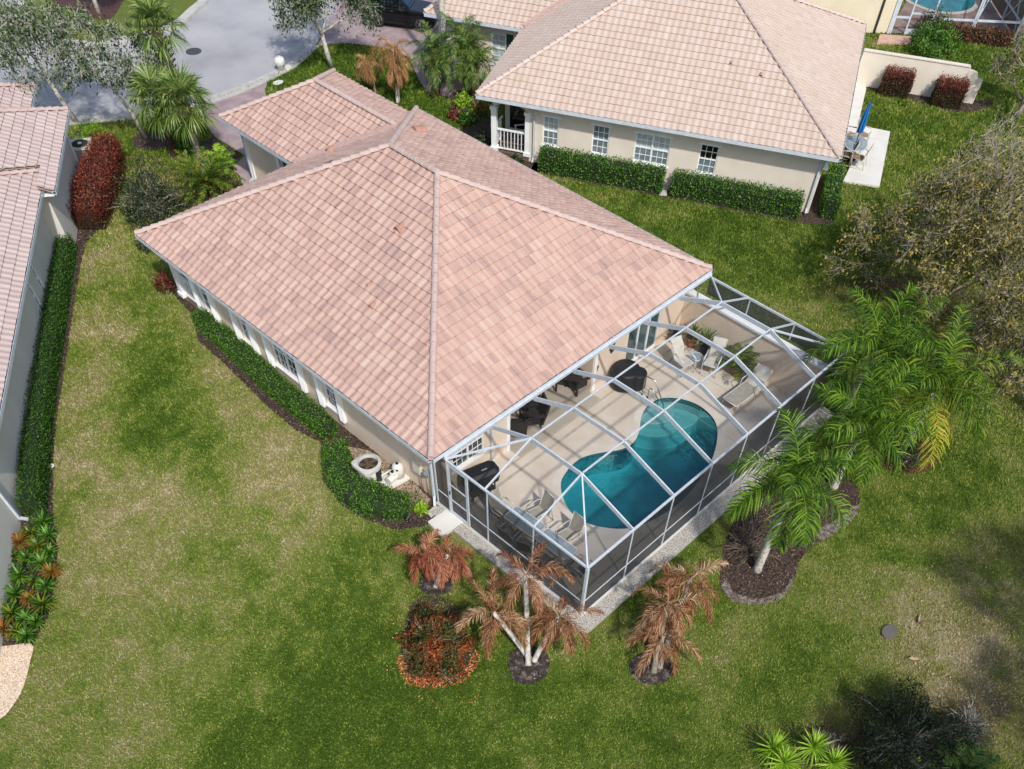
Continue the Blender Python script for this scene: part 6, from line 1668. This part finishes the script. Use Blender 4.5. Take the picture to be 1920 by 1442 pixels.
for s in (-1, 1):
    mb = MB(); mb.tube([(-.5, s * .26, .1), (-.2, s * .26, .02), (.15, s * .26, .02), (.4, s * .26, .08)], .022, 6); mb.build('rocker', M_WHITE, t)
    mb = MB(); mb.bar((.24, s * .26, .03), (.24, s * .26, .62), .04, .04); mb.bar((-.2, s * .26, .03), (-.26, s * .26, .62), .04, .04); mb.bar((-.3, s * .27, .64), (.3, s * .27, .64), .06, .03); mb.build('armrest', M_WHITE, t)
# far house and its cage
F0, F1, F2, F3 = [np.array(p) for p in [(44.24, 9.20), (47.53, 5.54), (49.15, 3.49), (58.27, 5.11)]]
fd = (F1 - F0) / np.linalg.norm(F1 - F0); fn_ = np.array([-fd[1], fd[0]])
if fn_ @ (np.array(CAMLOC[:2]) - F0) > 0: fn_ = -fn_
t = thing('house', 'ivory walled house beside the far screened pool', 'house', (*F0, 0), math.atan2(fd[1], fd[0]))
mb = MB(); mb.box((-16, 0, 0), (-.02, 12, 2.9)); mb.build('wall', M_STUC4, t)
mb = MB(); mb.add([(-16.6, -.5, 2.9), (.5, -.5, 2.9), (.5, 12.5, 2.9), (-16.6, 12.5, 2.9), (-10, 6, 5.8), (-6, 6, 5.8)], [(0, 1, 5, 4), (1, 2, 5), (2, 3, 4, 5), (3, 0, 4)]); mb.build('roof', T_CAPN, t)
mb = MB(); mb.box((-1.6, -.5, 2.78), (.5, -.38, 2.9)); mb.build('gutter', M_ALU, t)
mb = MB(); mb.bar((-.75, -.06, 0), (-.75, -.06, 2.7), .09, .09); mb.build('downspout', M_DARK, t)
fp = thing('pool_cage', 'far white framed pool cage over brown pavers at the top right', 'pool enclosure', (*F0, 0), math.atan2(fd[1], fd[0]))
Lc = np.linalg.norm(F2 - F0); H_ = 2.5; dp = 9.0
sheet('far_pool_deck', FPOOL_BASE, .05, mat('brown_pavers', '#6d5854', '#84706a', .9, .85, .3, 30, c3='#96837c', lo=.3, hi=.7))
def fb(nm, a, b, w=.09, h=.09, m_=None):
    mb = MB(); mb.bar(a, b, w, h); return mb.build(nm, m_ or M_ALU, fp)
fb('post', (.12, 0, 0), (.12, 0, H_), .26, .1); xs_ = [1.05, 2.35, 4.8, np.linalg.norm(F1 - F0), Lc]
for x in xs_: fb('post', (x, 0, 0), (x, 0, H_))
fb('chair_rail', (.25, 0, .8), (1.0, 0, .8)); fb('chair_rail', (2.4, 0, .8), (Lc, 0, .8)); fb('eave_rail', (0, 0, H_), (Lc, 0, H_), .1, .12)
for y in (0,): fb('door_bar', (1.1, 0, .12), (2.3, 0, .12), .05, .3)
fb('door_bar', (1.1, 0, 1.0), (2.3, 0, 1.0), .05, .08)
for y in (2.6, 5.2, 7.8): fb('post', (Lc, y, 0), (Lc, y, H_))
fb('eave_rail', (Lc, .06, H_), (Lc, dp, H_), .1, .12); fb('chair_rail', (Lc, .05, .8), (Lc, dp, .8))
for a, b in (((xs_[3], 0, .85), (Lc, 4.5, H_)), ((Lc, .1, .1), (Lc, 2.5, H_ - .1)), ((Lc, 2.5, .1), (Lc, .1, H_ - .1)), ((xs_[3], 0, H_), (xs_[3], dp, H_ + .8)), ((Lc, 2.6, H_), (xs_[3], 2.6, H_ + .8))): fb('brace', a, b, .06, .06)
mb = MB(); mb.add([(0, 0, .1), (Lc, 0, .1), (Lc, 0, H_), (0, 0, H_)], [(0, 1, 2, 3)]); mb.build('screen_panel', S_ROOF, fp)
mb = MB(); mb.add([(Lc, 0, .1), (Lc, dp, .1), (Lc, dp, H_), (Lc, 0, H_)], [(0, 1, 2, 3)]); mb.build('screen_panel', screenmat('far_screen', .75, '#16181a'), fp)
FP = smooth_poly([(49.44, 10.85), (49.00, 9.78), (49.05, 8.71), (49.79, 7.73), (51.10, 7.27), (52.53, 7.66), (54.20, 8.76), (54.68, 11.13), (52.05, 11.78)], 4)
sheet('far_pool_water', FP, .062, mat('far_pool_teal', '#0f5e68', '#1a7680', 1.2, .08))
sheet('far_step', [(42.49, 8.81), (43.61, 9.30), (44.73, 7.90), (43.97, 7.46)], .1, mat('coral_step', '#c9a595', '#b89384', 6, .8), thick=.1)
ribbon('far_pool_coping', FP, .3, .055, .02, mat('far_coping', '#a89e93', '#b8aea2', 3, .8), closed=True)
# SUV on the neighbour's drive
def suv():
    a = np.array(CR0); b = np.array(CR1); d = b - a; ang = math.atan2(d[1], d[0]); k = np.linalg.norm(d) / 2.75
    t = thing('parked_car', 'dark grey sport utility car on the neighbour driveway beyond the street lawn', 'car', (*a, .015), ang)
    t.scale = (k, k, k)
    M_PAINT = mat('car_paint_grey', '#1b1d22', None, rough=.22, metal=.5, spec=.6); M_TRIM = mat('black_trim', '#0b0b0c', None, rough=.6); M_WG = mat('car_glass', '#0a1016', None, rough=.04, spec=.9); M_WGB = mat('car_windscreen', '#16324a', None, rough=.05, spec=.9)
    def hull(ts, nm, m_, closed=True):
        mb = MB(); V = []; n_ = None
        for x, prof in ts:
            ring = [(x, y, z) for y, z in prof] + [(x, -y, z) for y, z in prof[::-1]]; n_ = len(ring); V += ring
        F = [(i * n_ + j, i * n_ + (j + 1) % n_, (i + 1) * n_ + (j + 1) % n_, (i + 1) * n_ + j) for i in range(len(ts) - 1) for j in range(n_)] + [tuple(range(n_ - 1, -1, -1)), tuple((len(ts) - 1) * n_ + j for j in range(n_))]
        mb.add(V, F); o = mb.build(nm, m_, t, smooth=False)
        o.modifiers.new('b', 'BEVEL').width = .03; return o
    P = lambda w, zb, zs, zt: [(w * .86, zb), (w * .98, zb + .12), (w, zs - .2), (w * .97, zs), (w * .90, zt)]
    body = hull([(-.98, P(.84, .45, .9, 1.0)), (-.86, P(.92, .32, .98, 1.06)), (-.5, P(.95, .28, 1.0, 1.08)), (1.9, P(.95, .28, .98, 1.06)), (2.4, P(.94, .28, .96, 1.04)), (3.2, P(.92, .30, .92, .98)), (3.55, P(.86, .36, .8, .86)), (3.68, P(.74, .45, .68, .72))], 'body', M_PAINT)
    G = lambda w0, w1, z0, z1: [(w0, z0), (w1, z1)]
    cabin = hull([(-.92, G(.80, .70, 1.05, 1.32)), (-.62, G(.83, .66, 1.07, 1.68)), (.2, G(.84, .67, 1.07, 1.74)), (1.15, G(.84, .66, 1.07, 1.70)), (2.05, G(.80, .62, 1.03, 1.12))], 'window', M_WG)
    hull([(-.80, [(.70, 1.60), (.60, 1.70)]), (-.6, [(.69, 1.685), (.6, 1.74)]), (.2, [(.70, 1.745), (.6, 1.80)]), (1.12, [(.69, 1.70), (.6, 1.755)]), (1.35, [(.66, 1.58), (.56, 1.60)])], 'roof_panel', M_PAINT)
    mb = MB(); mb.add([(1.30, -.60, 1.635), (1.30, .60, 1.635), (2.02, .72, 1.135), (2.02, -.72, 1.135)], [(0, 3, 2, 1)]); mb.build('windscreen', M_WGB, t)
    mb = MB()
    for s in (-1, 1):
        for x in (-.35, .62, 1.32): mb.bar((x, s * .86, 1.05), (x - .06, s * .69, 1.7), .09, .03)
    mb.build('pillar', M_PAINT, t)
    for x in (0, 2.75):
        for s in (-1, 1):
            mb = MB(); mb.tube([(x, s * .74, .37), (x, s * .97, .37)], .37, 24); w = mb.build('wheel', mat('tyre_rubber', '#111112', None, rough=.85), t)
            mb = MB(); mb.tube([(x, s * .972, .37), (x, s * .985, .37)], .09, 12)
            for q in range(5):
                a_ = q * 1.2566; mb.bar((x + .06 * math.cos(a_), s * .978, .37 + .06 * math.sin(a_)), (x + .25 * math.cos(a_), s * .978, .37 + .25 * math.sin(a_)), .06, .02)
            mb.tube([(x + .25 * math.cos(a_), s * .978, .37 + .25 * math.sin(a_)) for a_ in np.linspace(0, 2 * math.pi, 25)], .018, 6)
            mb.build('rim', M_CHROME, w)
            mb = MB(); K = 12
            for q in range(K):
                a0, a1 = math.pi * q / K, math.pi * (q + 1) / K
                mb.quad((x + .42 * math.cos(a0), s * .966, .36 + .42 * math.sin(a0)), (x + .50 * math.cos(a0), s * .968, .36 + .48 * math.sin(a0)), (x + .50 * math.cos(a1), s * .968, .36 + .48 * math.sin(a1)), (x + .42 * math.cos(a1), s * .966, .36 + .42 * math.sin(a1)))
            mb.build('wheel_arch', M_TRIM, t)
    for s in (-1, 1):
        mb = MB(); mb.rbox((1.55, s * 1.02, 1.12), (.16, .2, .15)); mb.build('mirror', mat('chrome_mirror', '#c9ccd0', None, rough=.15, metal=1), t)
        for x in (.05, .95): mb = MB(); mb.rbox((x, s * .968, .93), (.2, .03, .035)); mb.build('door_handle', M_CHROME, t)
        mb = MB(); mb.rbox((-.93, s * .80, .86), (.1, .2, .2)); mb.build('tail_light', mat('red_lens', '#8a0f0c', None, rough=.2), t)
        mb = MB(); mb.rbox((3.5, s * .66, .74), (.16, .28, .12)); mb.build('headlight', mat('clear_lens', '#b9c0c6', None, rough=.1), t)
    mb = MB(); mb.rbox((1.37, 0, .33), (1.9, 1.93, .12)); mb.build('sill', M_TRIM, t)
    for s in (-1, 1): mb = MB(); mb.bar((-.5, s * .62, 1.83), (1.0, s * .62, 1.80), .04, .05); mb.build('roof_rail', M_CHROME, t)
suv()
# small street and lawn things
t = thing('utility_box', 'white round topped box standing on the curb', 'utility box', (*WBX, .05))
mb = MB(); mb.lathe((0, 0, 0), [(.16, 0), (.18, .2), (.27, .26), (.29, .42), (.24, .54), (.12, .60), (.03, .61)], 20); mb.build('hood', M_WPL, t, smooth=True)
mb = MB(); mb.rbox((.3, -.12, .06), (.35, .3, .12)); mb.build('base', M_SLAB, t)
def disc(name, label, cat, p, r, m_, z, sy=1.0, h=.02):
    mb = MB(); mb.lathe((*p, z), [(r, 0), (r, h), (r * .86, h + .004), (r * .84, h), (.02, h)], 24, sy=sy); return tag(mb.build(name, m_), label, cat)
disc('manhole_cover', 'round dark manhole cover in the street', 'manhole', MNH, .42, mat('cast_iron', '#38383c', '#4a4a4e', 8, .7), .008)
disc('valve_lid', 'pale oval valve lid in the grass by the garage roof', 'lid', VLD, .3, M_SLAB, .05, .7)
disc('drain_lid', 'grey oval drain lid in the lawn at the right', 'lid', DLD, .30, mat('grey_lid', '#5a5750', '#66625a', 6, .9), .045, .75)
disc('sprinkler_ring', 'small white sprinkler ring in the mulch along the left hedge', 'sprinkler', SPR, .09, M_WPL, .03)
for p, lab in ((STN1, 'grey stepping stone in the hedge gap, nearer the wall'), (STN2, 'pale stepping stone in the hedge gap, nearer the lawn')):
    mb = MB(); mb.rbox((*p, .04), (.45, .34, .05), NA + .2); tag(mb.build('stepping_stone', M_CURB), lab, 'stepping stone', 'stepping stones in the hedge gap')
M_HUSK = mat('husk_tan', '#9c8468', '#b59d80', 12, .8)
for p, lab, a in ((HSK1, 'curled tan palm husk lying on the lawn above the drain lid side', .4), (HSK2, 'curled tan palm husk lying on the brown lawn patch below', 2.2)):
    mb = MB(); V = []
    for i in range(7):
        q = i / 6 - .5; w = .06 * (1 - 4 * q * q) + .005
        for s in (-1, 0, 1): V.append((q * .36, s * w, .05 + abs(s) * .05 + q * q * .1))
    mb.add(V, [(i * 3 + j, i * 3 + j + 1, i * 3 + j + 4, i * 3 + j + 3) for i in range(6) for j in range(2)])
    o = mb.build('palm_husk', M_HUSK); o.location = (*p, 0); o.rotation_euler = (0, 0, a); tag(o, lab, 'husk', 'palm husks on the lawn')
t = thing('air_conditioner', 'square grey air conditioner with a black fan beside the grey house', 'air conditioner', (*AC2, 0), LV)
mb = MB(); mb.box((-.45, -.45, .0), (.45, .45, .95)); mb.build('cabinet', mat('grey_cabinet', '#8f8f8b', '#a3a39f', 5, .6), t)
mb = MB(); mb.box((-.48, -.48, .952), (.48, .48, 1.02)); mb.build('top_panel', mat('pale_panel', '#c3c3bd', None, rough=.5), t)
mb = MB(); mb.lathe((0, 0, 1.022), [(.36, 0), (.36, .01), (.02, .012)], 28); mb.build('fan_guard', M_DARK, t)
mb = MB(); mb.lathe((0, 0, 1.04), [(.1, 0), (.08, .03)], 16); mb.build('fan_hub', M_WPL, t)
